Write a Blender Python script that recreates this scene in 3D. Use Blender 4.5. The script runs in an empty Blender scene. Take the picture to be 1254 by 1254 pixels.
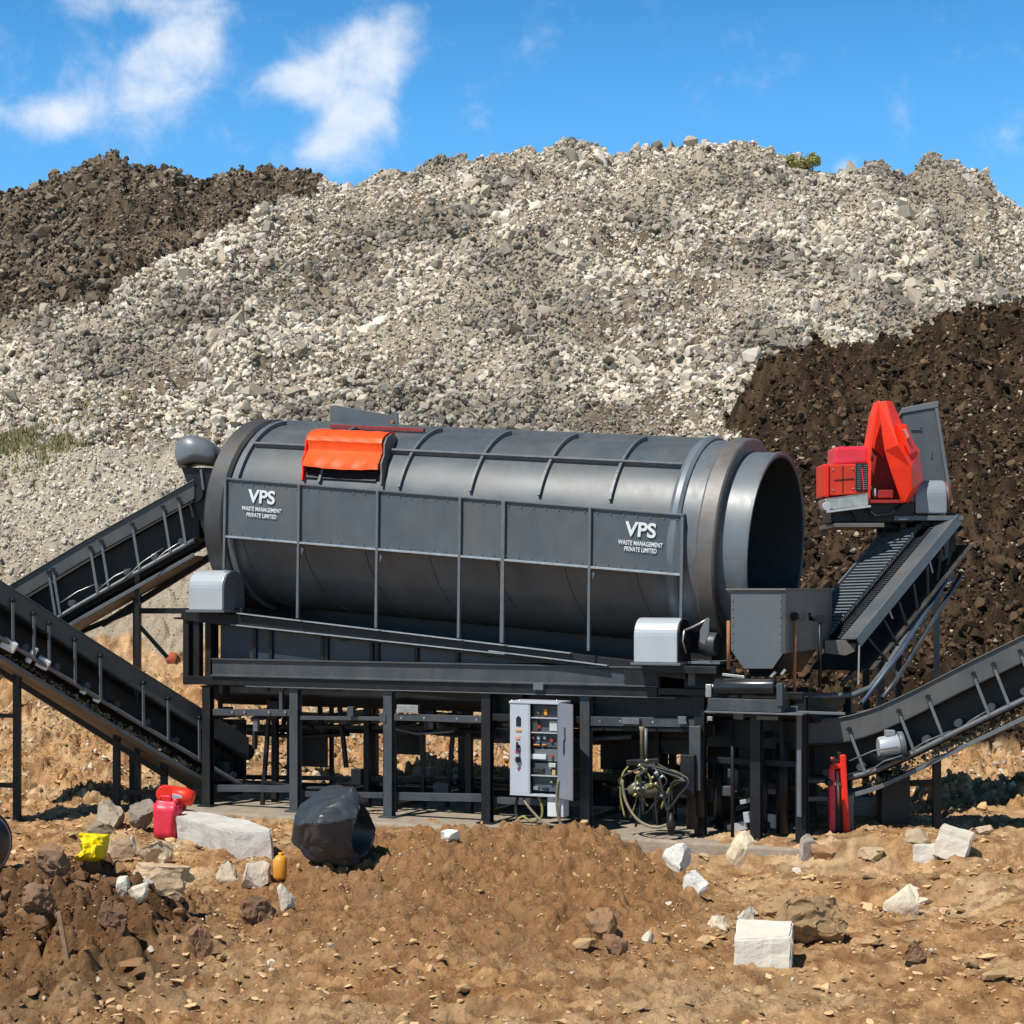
import bpy, bmesh, math, random
import numpy as np
from mathutils import Vector, Matrix, Quaternion
SC = bpy.context.scene
COL = SC.collection
R = math.radians
random.seed(7)

# ------------------------------------------------------------------ camera, sky, sun, exposure
CAM_D, CAM_H, FPX, HOR, CX = 22.0, 2.9, 2200.0, 720.0, 627.0      # metres, metres, focal in px of the 1254 px photo
cd = bpy.data.cameras.new('camera'); cam = bpy.data.objects.new('camera', cd); COL.objects.link(cam)
cam.location = (0, -CAM_D, CAM_H); cam.rotation_euler = (R(90), 0, 0)
cd.sensor_width = 36; cd.lens = 36 * FPX / 1254
cd.shift_y = (HOR - 627) / 1254
cd.clip_start = 0.1; cd.clip_end = 5000
SC.camera = cam
SC.view_settings.view_transform = 'Standard'; SC.view_settings.look = 'None'
SC.view_settings.exposure = 0.17; SC.view_settings.gamma = 1.0
SC.cycles.max_bounces = 6; SC.cycles.transparent_max_bounces = 6

SUN_EL, SUN_AZ = 56.0, 222.0          # azimuth clockwise from +Y
S = Vector((math.sin(R(SUN_AZ)) * math.cos(R(SUN_EL)), math.cos(R(SUN_AZ)) * math.cos(R(SUN_EL)), math.sin(R(SUN_EL))))
sd = bpy.data.lights.new('sun', 'SUN'); sun = bpy.data.objects.new('sun', sd); COL.objects.link(sun)
sd.energy = 5.0; sd.angle = R(0.5); sd.color = (1.0, 0.955, 0.88)
sun.rotation_euler = S.to_track_quat('Z', 'Y').to_euler(); sun.location = (-10, -20, 30)

W = bpy.data.worlds.new('World'); SC.world = W; W.use_nodes = True
wt = W.node_tree; wt.nodes.clear()
def wn(t, **k):
    n = wt.nodes.new(t)
    for a, b in k.items(): setattr(n, a, b)
    return n
def wm(op, a, b=None, c=None, clamp=False):
    n = wn('ShaderNodeMath', operation=op); n.use_clamp = clamp
    for i, v in enumerate((a, b, c)):
        if v is None: continue
        if isinstance(v, (int, float)): n.inputs[i].default_value = v
        else: wt.links.new(v, n.inputs[i])
    return n.outputs[0]
sky = wn('ShaderNodeTexSky', sky_type='NISHITA')
sky.sun_disc = False; sky.sun_elevation = R(SUN_EL); sky.sun_rotation = R(SUN_AZ)
sky.altitude = 300; sky.air_density = 1.0; sky.dust_density = 0.1; sky.ozone_density = 4.0
hs = wn('ShaderNodeHueSaturation'); hs.inputs['Hue'].default_value = .495; hs.inputs['Saturation'].default_value = 1.32; hs.inputs['Value'].default_value = 1.0
wt.links.new(sky.outputs[0], hs.inputs['Color'])
tc = wn('ShaderNodeTexCoord'); sx = wn('ShaderNodeSeparateXYZ'); wt.links.new(tc.outputs['Generated'], sx.inputs[0])
gz = wn('ShaderNodeMapRange', interpolation_type='SMOOTHSTEP')          # the sky grows darker towards the zenith
gz.inputs['From Min'].default_value = 0.24; gz.inputs['From Max'].default_value = 0.55; gz.inputs['To Min'].default_value = 1.66; gz.inputs['To Max'].default_value = 0.28
wt.links.new(sx.outputs[2], gz.inputs['Value']); wt.links.new(gz.outputs[0], hs.inputs['Value'])
yy = wm('MAXIMUM', sx.outputs[1], 0.05)
u = wm('DIVIDE', sx.outputs[0], yy); v = wm('DIVIDE', sx.outputs[2], yy)
nz = wn('ShaderNodeTexNoise'); nz.inputs['Scale'].default_value = 26.0; nz.inputs['Detail'].default_value = 12.0; nz.inputs['Roughness'].default_value = 0.6
nz.inputs['Distortion'].default_value = 0.25
cmb = wn('ShaderNodeCombineXYZ'); wt.links.new(u, cmb.inputs[0]); wt.links.new(v, cmb.inputs[1]); wt.links.new(cmb.outputs[0], nz.inputs['Vector'])
# cloud banks: direction (in the photo's degrees-like slope units), half widths, tilt, strength
banks = [(222, 62, 66, 62, 0, 1.6), (175, 100, 62, 50, 0.3, 1.2), (55, 140, 105, 30, 0.1, 1.35), (150, 0, 95, 22, 0, 1.1),
         (446, 72, 60, 70, 0, 1.9), (365, 98, 66, 34, .1, 1.3), (436, 135, 56, 50, 0, 1.2), (395, 185, 52, 36, .3, .9),
         (560, 52, 50, 20, .1, .28), (515, 8, 24, 12, 0, .3), (5, 50, 36, 36, 0, .35), (1035, 203, 25, 12, 0, .8), (600, 32, 30, 14, 0, .2)]
acc = None
for (bx, by, rx, ry, tl, st) in banks:
    du = wm('SUBTRACT', u, (bx - CX) / FPX); dv = wm('SUBTRACT', v, (HOR - by) / FPX)
    a = wm('DIVIDE', du, rx / FPX); b = wm('DIVIDE', dv, ry / FPX)
    r2 = wm('ADD', wm('MULTIPLY', a, a), wm('MULTIPLY', b, b))
    g = wm('MULTIPLY', wm('EXPONENT', wm('MULTIPLY', r2, -1.25)), st)
    acc = g if acc is None else wm('ADD', acc, g)
acc = wm('MINIMUM', acc, 1.35)
dens = wm('ADD', acc, wm('MULTIPLY', wm('SUBTRACT', nz.outputs['Fac'], 0.5), 3.1))
mr = wn('ShaderNodeMapRange', interpolation_type='SMOOTHSTEP')
mr.inputs['From Min'].default_value = 0.12; mr.inputs['From Max'].default_value = 1.95; mr.inputs['To Max'].default_value = 0.9
wt.links.new(dens, mr.inputs['Value'])
mx = wn('ShaderNodeMix', data_type='RGBA'); wt.links.new(mr.outputs[0], mx.inputs[0]); wt.links.new(hs.outputs[0], mx.inputs[6])
mx.inputs[7].default_value = (7.9, 8.4, 9.2, 1)
bg = wn('ShaderNodeBackground'); bg.inputs['Strength'].default_value = 0.10
wt.links.new(mx.outputs[2], bg.inputs['Color'])
out = wn('ShaderNodeOutputWorld'); wt.links.new(bg.outputs[0], out.inputs['Surface'])

# ------------------------------------------------------------------ noise
def _h(ix, iy, seed):
    a = (ix.astype(np.int64) * 374761393 + iy.astype(np.int64) * 668265263 + seed * 974634777) & 0xffffffff
    a = ((a ^ (a >> 13)) * 1274126177) & 0xffffffff
    a = ((a ^ (a >> 15)) * 2246822519) & 0xffffffff
    return ((a ^ (a >> 16)) & 0xffffff) / float(0xffffff)
def vn(x, y, seed=0):
    ix = np.floor(x); iy = np.floor(y); fx = x - ix; fy = y - iy
    fx = fx * fx * fx * (fx * (fx * 6 - 15) + 10); fy = fy * fy * fy * (fy * (fy * 6 - 15) + 10)
    a = _h(ix, iy, seed); b = _h(ix + 1, iy, seed); c = _h(ix, iy + 1, seed); d = _h(ix + 1, iy + 1, seed)
    return (a * (1 - fx) + b * fx) * (1 - fy) + (c * (1 - fx) + d * fx) * fy - 0.5
def fbm(x, y, o=4, seed=0, g=0.5):
    s = 0; a = 1.0
    for i in range(o):
        s = s + a * vn(x * 2 ** i + 17.3 * i, y * 2 ** i - 9.1 * i, seed + i); a *= g
    return s
def cell(x, y, seed=0):
    """distance to the nearest and second feature point, random id of the nearest"""
    ix = np.floor(x); iy = np.floor(y)
    f1 = np.full(x.shape, 9.0); f2 = np.full(x.shape, 9.0); idv = np.zeros(x.shape)
    for dx in (-1, 0, 1):
        for dy in (-1, 0, 1):
            cx = ix + dx; cy = iy + dy
            px = cx + _h(cx, cy, seed); py = cy + _h(cx, cy, seed + 50)
            d = np.hypot(px - x, py - y); r = _h(cx, cy, seed + 99)
            near = d < f1
            f2 = np.where(near, f1, np.minimum(f2, d)); idv = np.where(near, r, idv); f1 = np.where(near, d, f1)
    return f1, f2, idv
def clods(x, y, size, seed=0):
    wx = x + size * .35 * vn(x / size * 1.7, y / size * 1.7, seed + 7); wy = y + size * .35 * vn(x / size * 1.7 + 9, y / size * 1.7, seed + 8)
    f1, f2, r = cell(wx / size, wy / size, seed)
    e = np.clip((f2 - f1) / 0.35, 0, 1)
    return (e ** .6) * (0.25 + 0.75 * r ** 2), r, e
def sm(a, b, x):
    t = np.clip((x - a) / (b - a), 0, 1); return t * t * (3 - 2 * t)

# ------------------------------------------------------------------ the lie of the land
CREST = np.array([(-500, 300), (-300, 262), (-100, 238), (0, 233), (40, 234), (60, 225), (75, 217), (100, 203), (118, 197), (145, 198), (160, 206), (185, 209), (210, 205), (222, 214),
    (245, 222), (265, 220), (285, 208), (330, 212), (365, 213), (372, 209), (385, 218), (415, 228), (440, 230), (458, 222), (480, 206), (505, 206), (530, 192), (548, 196), (565, 190),
    (600, 187), (625, 184), (645, 173), (660, 178), (690, 170), (712, 174), (735, 182), (750, 197), (762, 190), (790, 183), (860, 181), (930, 182), (960, 192), (1000, 208), (1025, 213),
    (1050, 205), (1068, 192), (1085, 200), (1110, 212), (1122, 209), (1132, 192), (1146, 186), (1158, 196), (1168, 193), (1185, 208), (1200, 214), (1208, 206), (1220, 228), (1254, 248), (1400, 290), (1700, 330), (2100, 360)], float)
HEAP = np.array([(600, 1000), (830, 780), (866, 610), (893, 535), (910, 498), (940, 448), (960, 431), (990, 424), (1040, 430), (1085, 426), (1118, 426), (1140, 408), (1180, 387), (1215, 392), (1254, 386), (1400, 360), (1700, 400), (2100, 600)], float)
DARKB = np.array([(-600, 420), (0, 402), (60, 380), (120, 378), (150, 352), (205, 315), (260, 285), (330, 258), (420, 236), (440, 226), (450, 0), (3000, 0)], float)
def pxy(X, Y, Z):
    D = np.maximum(Y + CAM_D, .5); return CX + FPX * X / D, HOR - FPX * (Z - CAM_H) / D
def land(X, Y, fine=True):
    D = np.maximum(Y + CAM_D, .5); px = CX + FPX * X / np.maximum(D, 14)
    # ---- yard
    z = -0.10 + 0.07 * fbm(X * .35, Y * .35, 4, 3) + .03 * fbm(X * 2.2, Y * 2.2, 3, 5)
    flat = sm(-1.2, -.5, Y + .466 * X) * (1 - sm(3.2, 4.2, Y + .466 * X)) * sm(-6, -5, X) * (1 - sm(4, 5, X))
    z = z * (1 - flat) + -.08 * flat
    # central mound of spoil in front of the plinth
    prof = np.interp(X, [-3.2, -2.4, -1.8, -1.0, -.3, .3, .8, 1.3, 1.8, 2.3], [0, .24, .38, .47, .51, .50, .47, .36, .14, 0])
    yc = -3.9 + .18 * X
    z = z + prof * np.exp(-((Y - yc) / np.where(Y > yc, .85, 2.9)) ** 2) * (1 + .16 * fbm(X * 1.3, Y * 1.3, 4, 12))
    # dark clods at the left
    mk = (1 - sm(-3.6, -2.1, X)) * np.exp(-((Y + 6.9) / np.where(Y > -6.9, .9, 2.6)) ** 2)
    z = z + mk * .42
    mk2 = np.exp(-((X + 1.7) / 1.6) ** 2 - ((Y + 7.6) / 1.1) ** 2); z = z + .13 * mk2
    # ledges at the right
    z = z + .14 * sm(-2.55, -2.4, Y + .12 * np.sin(X * 2.1) + .2 * vn(X, Y, 4)) * sm(3.2, 4.2, X) * (1 - sm(.5, 2.5, Y))
    z = z + .10 * sm(.3, .8, vn(X * .5 + 3, Y * .9, 44) + .45) * sm(1.5, 3, X) * (1 - sm(-1, 0, Y))
    fq = Y + .466 * X
    z = z - .19 * sm(.6, 1.5, X) * (1 - sm(4.2, 5.0, X)) * sm(-4.2, -2.6, fq) * (1 - sm(-.6, -.45, fq))
    # ---- slopes behind
    H = CAM_H + (HOR - np.interp(px, CREST[:, 0], CREST[:, 1])) / FPX * 62 - .3
    lft = 1 - sm(240, 420, px)
    p0 = np.interp(D, [0, 26, 29, 33, 38, 39.5, 41], [0, 0, .5, 2.05, 5.55, 5.8, 6.2])
    p1 = np.interp(D, [0, 27, 31, 34, 38, 41], [0, 0, .6, 2.0, 4.2, 6.0])
    base = p0 * lft + p1 * (1 - lft)
    t = np.clip((D - 41) / 21.0, 0, 1)
    hill = base * (D < 41) + (D >= 41) * ((6.2 * lft + 6.0 * (1 - lft)) * (1 - t) + H * t)
    back = np.clip(D - 62, 0, 60); hill = np.where(D > 62, H - back * .12 - back ** 2 * .006, hill)
    amp = sm(27, 36, D)
    env = sm(27, 34, D) * (1 - .75 * np.exp(-((D - 62) / 2.5) ** 2))
    rough = amp * (.20 * fbm(X * .8, Y * .8, 3, 31) + .07 * fbm(X * 3, Y * 3, 2, 32)) + env * (1.1 * fbm(X * .14, Y * .14, 3, 30) * sm(40, 46, D) + .3 * fbm(X * .3, Y * .3, 2, 35))
    hill = hill + rough
    # rills and a pile shoulder on the left dark slope
    pxh = px + 22 * fbm(X * .5, Y * .8, 4, 43)
    hz = CAM_H + (HOR - np.interp(pxh, HEAP[:, 0], HEAP[:, 1])) / FPX * 42
    s = np.clip((D - 27) / 15.0, 0, 1)
    heap = -1.0 + (hz + 1.0) * s ** .92 - np.clip(D - 42, 0, 50) * .75
    heap = heap + sm(28, 32, D) * (.55 * fbm(X * .45, Y * .45, 4, 40) + .10 * fbm(X * 4, Y * 4, 2, 41))
    mh = heap > hill
    zz = np.where(D > 25, np.maximum(z * (D < 27) + hill * amp + (D >= 27) * z * (1 - amp), np.where(D > 27, heap, -9)), z)
    zz = np.where((D > 25) & (D < 30), np.maximum(zz, z * .6 + hill), zz)
    zone = np.where(mh & (D > 27) & (heap > z), 1, 0)                     # 1: dark soil heap
    q, r = pxy(X, Y, zz)
    wob = 26 * fbm(q / 70, r / 70, 3, 60)
    dark = (D > 43) & (r + wob < np.interp(q, DARKB[:, 0], DARKB[:, 1]))
    zone = np.where((zone == 0) & dark, 2, zone)
    zone = np.where((zone == 0) & (D > 33.6 - 1.6 * sm(300, 500, px) + 2.6 * fbm(X * .5, Y * .5, 3, 71)), 3, zone)      # 3 grey rubble, 0 yard dirt
    if not fine: return zz, zone
    # ---- fine relief
    rel = np.zeros_like(zz)
    c1, r1, e1 = clods(X, Y, .34, 80); c2, r2, e2 = clods(X + 3, Y, .13, 81); c3, r3, e3 = clods(X, Y + 5, .62, 82)
    near = D < 31
    c4, r4, e4 = clods(X + 1, Y + 5, .055, 83)
    clod = np.clip(mk * 1.6, 0, 1)
    slab = np.clip(np.exp(-((X - 3.0) / 1.2) ** 2 - ((Y + 6.1) / 1.0) ** 2), 0, 1)
    rgh = np.clip(prof * 2.2 * np.exp(-((Y - yc + .8) / 3.0) ** 2), 0, .8)
    holes = sm(.15, .3, vn(X * 2.6, Y * 4.5, 90)) * sm(.0, .3, vn(X * .7 + 5, Y * .7, 91))
    rel = rel + near * (clod * (.25 * c1 + .11 * c2) + rgh * (.07 * c2 + .06 * c1 * (r1 > .5) - .10 * holes) + .026 * c4 * (r4 > .3) + .034 * c2 * (r2 > .5) + .045 * c1 * (r1 > .72)
                        - .05 * holes * (1 - flat) + .03 * fbm(X * 7, Y * 7, 4, 92, .6))
    bk = sm(22.5, 26, D) * near
    rel = rel + bk * (.16 * c1 + .10 * c2) * (1 - flat)
    far = ~near
    rel = rel + far * (.22 * c1 + .24 * c3 * (zone != 1) + .08 * c2)
    rel = rel + (zone == 2) * (.22 * c3 * (r3 > .4) + .9 * fbm(X * .55, Y * .55, 4, 95) * (1 - np.exp(-((D - 62) / 3) ** 2)))
    rel = rel + (zone == 3) * far * .35 * fbm(X * .9, Y * .9, 3, 96) * sm(36, 42, D)
    rel = rel + (zone == 1) * (.16 * c1 + .12 * c3)
    return zz + rel, zone, r1, r2, clod, rgh

def P(px, py, D):
    return Vector(((px - CX) / FPX * D, D - CAM_D, CAM_H + (HOR - py) / FPX * D))
def zat(x, y):
    return float(land(np.array([x]), np.array([y]))[0][0])
_Ds = np.linspace(10, 60, 4000)
def G(px, py):
    """where the sight line of a photo point meets the land"""
    X = (px - CX) / FPX * _Ds; Y = _Ds - CAM_D; Z = CAM_H + (HOR - py) / FPX * _Ds
    t = land(X, Y)[0]; i = int(np.argmax(t >= Z)); 
    return Vector((X[i], Y[i], t[i]))

# ------------------------------------------------------------------ materials
MATS = {}
def mat(name, col, rough=.6, metal=0., var=.0, vscale=6., dust=0., bump=0., bscale=40., spec=.5, attr=None, coat=0.):
    if name in MATS: return MATS[name]
    m = bpy.data.materials.new(name); m.use_nodes = True; MATS[name] = m
    t = m.node_tree; b = t.nodes['Principled BSDF']
    b.inputs['Roughness'].default_value = rough; b.inputs['Metallic'].default_value = metal
    b.inputs['Specular IOR Level'].default_value = spec; b.inputs['Coat Weight'].default_value = coat
    b.inputs['Base Color'].default_value = (*col, 1)
    tcn = t.nodes.new('ShaderNodeTexCoord'); src = None
    if attr:
        a = t.nodes.new('ShaderNodeAttribute'); a.attribute_name = attr; src = a.outputs['Color']
    if var or dust:
        n = t.nodes.new('ShaderNodeTexNoise'); n.inputs['Scale'].default_value = vscale; n.inputs['Detail'].default_value = 8; n.inputs['Roughness'].default_value = .65
        t.links.new(tcn.outputs['Object'], n.inputs['Vector'])
        mrn = t.nodes.new('ShaderNodeMapRange'); mrn.inputs['From Min'].default_value = .25; mrn.inputs['From Max'].default_value = .75
        mrn.inputs['To Min'].default_value = 1 - var; mrn.inputs['To Max'].default_value = 1 + var
        t.links.new(n.outputs['Fac'], mrn.inputs['Value'])
        mul = t.nodes.new('ShaderNodeMix'); mul.data_type = 'RGBA'; mul.blend_type = 'MULTIPLY'; mul.inputs[0].default_value = 1
        if src: t.links.new(src, mul.inputs[6])
        else: mul.inputs[6].default_value = (*col, 1)
        t.links.new(mrn.outputs[0], mul.inputs[7]); src = mul.outputs[2]
    if dust:
        n2 = t.nodes.new('ShaderNodeTexNoise'); n2.inputs['Scale'].default_value = vscale * .6; n2.inputs['Detail'].default_value = 10; n2.inputs['Roughness'].default_value = .72
        mp = t.nodes.new('ShaderNodeMapping'); mp.inputs['Scale'].default_value = (1, 1, .35); mp.inputs['Location'].default_value = (3, 1, 7)
        t.links.new(tcn.outputs['Object'], mp.inputs['Vector']); t.links.new(mp.outputs[0], n2.inputs['Vector'])
        r2 = t.nodes.new('ShaderNodeMapRange'); r2.inputs['From Min'].default_value = .42; r2.inputs['From Max'].default_value = .72; r2.inputs['To Max'].default_value = dust
        t.links.new(n2.outputs['Fac'], r2.inputs['Value'])
        dm = t.nodes.new('ShaderNodeMix'); dm.data_type = 'RGBA'; t.links.new(r2.outputs[0], dm.inputs[0]); t.links.new(src, dm.inputs[6])
        dm.inputs[7].default_value = (.20, .16, .12, 1); src = dm.outputs[2]
        rr = t.nodes.new('ShaderNodeMapRange'); rr.inputs['To Min'].default_value = rough; rr.inputs['To Max'].default_value = min(1, rough + .5)
        t.links.new(r2.outputs[0], rr.inputs['Value']); t.links.new(rr.outputs[0], b.inputs['Roughness'])
    if src: t.links.new(src, b.inputs['Base Color'])
    if bump:
        n = t.nodes.new('ShaderNodeTexNoise'); n.inputs['Scale'].default_value = bscale; n.inputs['Detail'].default_value = 6; n.inputs['Roughness'].default_value = .6
        t.links.new(tcn.outputs['Object'], n.inputs['Vector'])
        bp = t.nodes.new('ShaderNodeBump'); bp.inputs['Strength'].default_value = bump; bp.inputs['Distance'].default_value = .02
        t.links.new(n.outputs['Fac'], bp.inputs['Height']); t.links.new(bp.outputs[0], b.inputs['Normal'])
    return m

def tag(o, label=None, cat=None, group=None, kind=None):
    for k, v_ in (('label', label), ('category', cat), ('group', group), ('kind', kind)):
        if v_: o[k] = v_
    return o

# ------------------------------------------------------------------ land meshes
def np_mesh(name, verts, faces, colors=None, nper=4, material=None, smooth=False):
    me = bpy.data.meshes.new(name); nf = len(faces)
    me.vertices.add(len(verts)); me.vertices.foreach_set('co', verts.astype(np.float32).ravel())
    me.loops.add(nf * nper); me.loops.foreach_set('vertex_index', faces.astype(np.int32).ravel())
    me.polygons.add(nf); me.polygons.foreach_set('loop_start', np.arange(0, nf * nper, nper, dtype=np.int32))
    me.polygons.foreach_set('loop_total', np.full(nf, nper, dtype=np.int32))
    me.update(calc_edges=True)
    if colors is not None:
        a = me.color_attributes.new('tone', 'FLOAT_COLOR', 'POINT')
        a.data.foreach_set('color', np.concatenate([colors, np.ones((len(colors), 1))], 1).astype(np.float32).ravel())
    if smooth: me.shade_smooth()
    else: me.shade_flat()
    if material: me.materials.append(material)
    o = bpy.data.objects.new(name, me); COL.objects.link(o); return o

SAND = np.array((.52, .30, .138)); SANDD = np.array((.25, .122, .05)); PALE = np.array((.66, .48, .28)); BRN = np.array((.17, .085, .038))
GREY = np.array((.37, .315, .235)); GREYD = np.array((.17, .13, .088)); SOIL = np.array((.033, .021, .012)); SOIL2 = np.array((.088, .056, .031)); DK = np.array((.095, .070, .047)); DKB = np.array((.19, .14, .092))
def landcol(X, Y, Z, zone, r1, r2, clod, rgh):
    n = fbm(X * .9, Y * .9, 4, 100)[:, None]; n2 = fbm(X * 5, Y * 5, 3, 101)[:, None]; n3 = fbm(X * .25, Y * .25, 3, 102)[:, None]
    D = (Y + CAM_D)[:, None]
    c = SAND + (PALE - SAND) * np.clip(.25 + n * 1.2, 0, .8) ; c = c + (SANDD - c) * np.clip(n2 * 1.6 + .15, 0, .8)
    c = c + (np.array((.30, .155, .066)) - c) * np.clip(rgh[:, None] * 1.8 + n * .6, 0, .85) * (rgh[:, None] > .02)
    c = c + (BRN - c) * np.clip(clod[:, None] * 1.3 + n * .8, 0, .95) * (clod[:, None] > .05)
    c = c * (.8 + .4 * r2[:, None])
    g = GREY + (GREYD - GREY) * np.clip(.25 + n3 * 1.6 + n * .4, 0, 1); g = g * (.85 + .3 * r1[:, None])
    lp = (1 - sm(-.17, -.13, X[:, None] / D)) * (1 - sm(38.5, 40, D)); g = g + (np.array((.52, .46, .36)) - g) * .7 * lp
    tow = 1 - sm(31, 36, D); g = g + (SAND * .95 - g) * .3 * tow
    s = SOIL + (SOIL2 - SOIL) * np.clip(.2 + n2 * 1.8 + n * .6, 0, 1)
    d = DK + (DKB - DK) * np.clip(.2 + n * 1.4, 0, 1); d = d * (.75 + .5 * r1[:, None])
    zc = zone[:, None]
    return np.clip(np.where(zc == 0, c, np.where(zc == 1, s, np.where(zc == 2, d, g))), .01, .8)
def earth_material():
    m = mat('earth', (.3, .2, .12), rough=.95, attr='tone', var=.22, vscale=9, spec=.15)
    t = m.node_tree; b = t.nodes['Principled BSDF']; tcn = t.nodes.new('ShaderNodeTexCoord')
    n = t.nodes.new('ShaderNodeTexNoise'); n.inputs['Scale'].default_value = 11; n.inputs['Detail'].default_value = 12; n.inputs['Roughness'].default_value = .74
    vo = t.nodes.new('ShaderNodeTexVoronoi'); vo.inputs['Scale'].default_value = 26; vo.feature = 'SMOOTH_F1'; vo.inputs['Smoothness'].default_value = .4
    t.links.new(tcn.outputs['Object'], n.inputs['Vector']); t.links.new(tcn.outputs['Object'], vo.inputs['Vector'])
    sc = t.nodes.new('ShaderNodeMath'); sc.operation = 'MULTIPLY_ADD'; t.links.new(vo.outputs['Distance'], sc.inputs[0]); sc.inputs[1].default_value = -.22; t.links.new(n.outputs['Fac'], sc.inputs[2])
    bp = t.nodes.new('ShaderNodeBump'); bp.inputs['Strength'].default_value = .9; bp.inputs['Distance'].default_value = .09
    t.links.new(sc.outputs[0], bp.inputs['Height']); t.links.new(bp.outputs[0], b.inputs['Normal'])
    return m
EARTH = earth_material()
def land_mesh(name, D0, D1, nr, nc, umax):
    D = D0 * (D1 / D0) ** (np.arange(nr) / (nr - 1)); U = np.linspace(-umax, umax, nc)
    DD, UU = np.meshgrid(D, U, indexing='ij'); X = (UU * (DD + 12)).ravel(); Y = (DD - CAM_D).ravel()
    Z, zone, r1, r2, clod, rgh = land(X, Y)
    col = landcol(X, Y, Z, zone, r1, r2, clod, rgh)
    i = np.arange(nr * nc).reshape(nr, nc); f = np.stack([i[:-1, :-1], i[:-1, 1:], i[1:, 1:], i[1:, :-1]], -1).reshape(-1, 4)
    o = np_mesh(name, np.stack([X, Y, Z], 1), f, col, 4, EARTH, smooth=True)
    tag(o, kind='structure'); return o
land_mesh('ground', 4.5, 30.0, 900, 1300, .42)
land_mesh('hill', 30.0, 88.0, 620, 1100, .46)
# far plain reaching the horizon
bmf = bmesh.new()
for a, b in (((-2500, -2500), (2500, -18)), ((-2500, -18), (-8, 60)), ((8, -18), (2500, 60)), ((-2500, 60), (2500, 4000)), ((-8, -18), (8, 60))):
    vs = [bmf.verts.new((p, q, -1.2)) for p, q in ((a[0], a[1]), (b[0], a[1]), (b[0], b[1]), (a[0], b[1]))]; bmf.faces.new(vs)
me = bpy.data.meshes.new('plain'); bmf.to_mesh(me); me.materials.append(mat('plain_dirt', (.36, .25, .15), .95, var=.3, vscale=.2))
o = bpy.data.objects.new('terrain', me); COL.objects.link(o); tag(o, kind='structure')

# ------------------------------------------------------------------ scattered rubble (uncountable)
rng = np.random.default_rng(11)
def hull(npts, seed, flat=.8):
    r = np.random.default_rng(seed); p = r.normal(size=(npts, 3)); p /= np.linalg.norm(p, axis=1)[:, None]
    p *= r.uniform(.78, 1.0, (npts, 1)); bm = bmesh.new()
    for q in p: bm.verts.new(q)
    res = bmesh.ops.convex_hull(bm, input=bm.verts)
    bmesh.ops.delete(bm, geom=[g for g in res['geom_interior'] if isinstance(g, bmesh.types.BMVert)], context='VERTS')
    bmesh.ops.triangulate(bm, faces=bm.faces); bm.verts.index_update()
    V = np.array([v_.co[:] for v_ in bm.verts]); F = np.array([[v_.index for v_ in f.verts] for f in bm.faces]); bm.free()
    return V, F
HULLS = [hull(n, 100 + i) for i, n in enumerate((9, 10, 12, 14, 16, 20, 11, 18, 24, 13))]
def scatter(name, X, Y, size, color, sink=.25, flat=(.45, 1.0), material=None, label=None, lay=None, zover=None):
    N = len(X); Z = land(X, Y)[0] if zover is None else zover
    q = rng.normal(size=(N, 4))
    if lay is not None:
        k_ = np.nonzero(lay)[0]; a_ = rng.uniform(0, math.pi, len(k_)); q[k_] = np.stack([np.cos(a_), rng.normal(0, .11, len(k_)), rng.normal(0, .11, len(k_)), np.sin(a_)], 1)
    q /= np.linalg.norm(q, axis=1)[:, None]
    w, x, y, z = q.T
    Rm = np.stack([1 - 2 * (y * y + z * z), 2 * (x * y - z * w), 2 * (x * z + y * w), 2 * (x * y + z * w), 1 - 2 * (x * x + z * z), 2 * (y * z - x * w),
                   2 * (x * z - y * w), 2 * (y * z + x * w), 1 - 2 * (x * x + y * y)], 1).reshape(-1, 3, 3)
    sc = np.stack([rng.uniform(.75, 1.25, N), rng.uniform(.6, 1.0, N), np.where(lay, rng.uniform(.14, .34, N), rng.uniform(*flat, N)) if lay is not None else rng.uniform(*flat, N)], 1) * size[:, None] * .5
    vs, fs, cs, off = [], [], [], 0
    kind = rng.integers(0, len(HULLS), N)
    for k, (V, F) in enumerate(HULLS):
        ix = np.nonzero(kind == k)[0]
        if not len(ix): continue
        v_ = V[None] * sc[ix][:, None]; v_ = np.einsum('nij,nkj->nki', Rm[ix], v_)
        v_ = v_ + np.stack([X[ix], Y[ix], Z[ix] + size[ix] * (.5 - sink) * .8], 1)[:, None]
        vs.append(v_.reshape(-1, 3)); f = F[None] + (np.arange(len(ix)) * len(V))[:, None, None] + off
        fs.append(f.reshape(-1, 3)); cs.append(np.repeat(color[ix], len(V), 0)); off += len(ix) * len(V)
    o = np_mesh(name, np.concatenate(vs), np.concatenate(fs), np.concatenate(cs), 3, material)
    tag(o, label, name.replace('_', ' '), kind='stuff'); return o
STONE = mat('rubble_stone', (.4, .4, .4), rough=.92, attr='tone', var=.18, vscale=7, bump=.5, bscale=18, spec=.2)
def spots(N, D0, D1, pw, um=.34):
    D = (D0 ** pw + rng.random(N) * (D1 ** pw - D0 ** pw)) ** (1 / pw); U = rng.uniform(-um, um, N); return U * D, D - CAM_D
def sizes(N, a, b, k):     # power law
    u_ = rng.random(N); return (a ** -k + u_ * (b ** -k - a ** -k)) ** (-1 / k)
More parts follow.
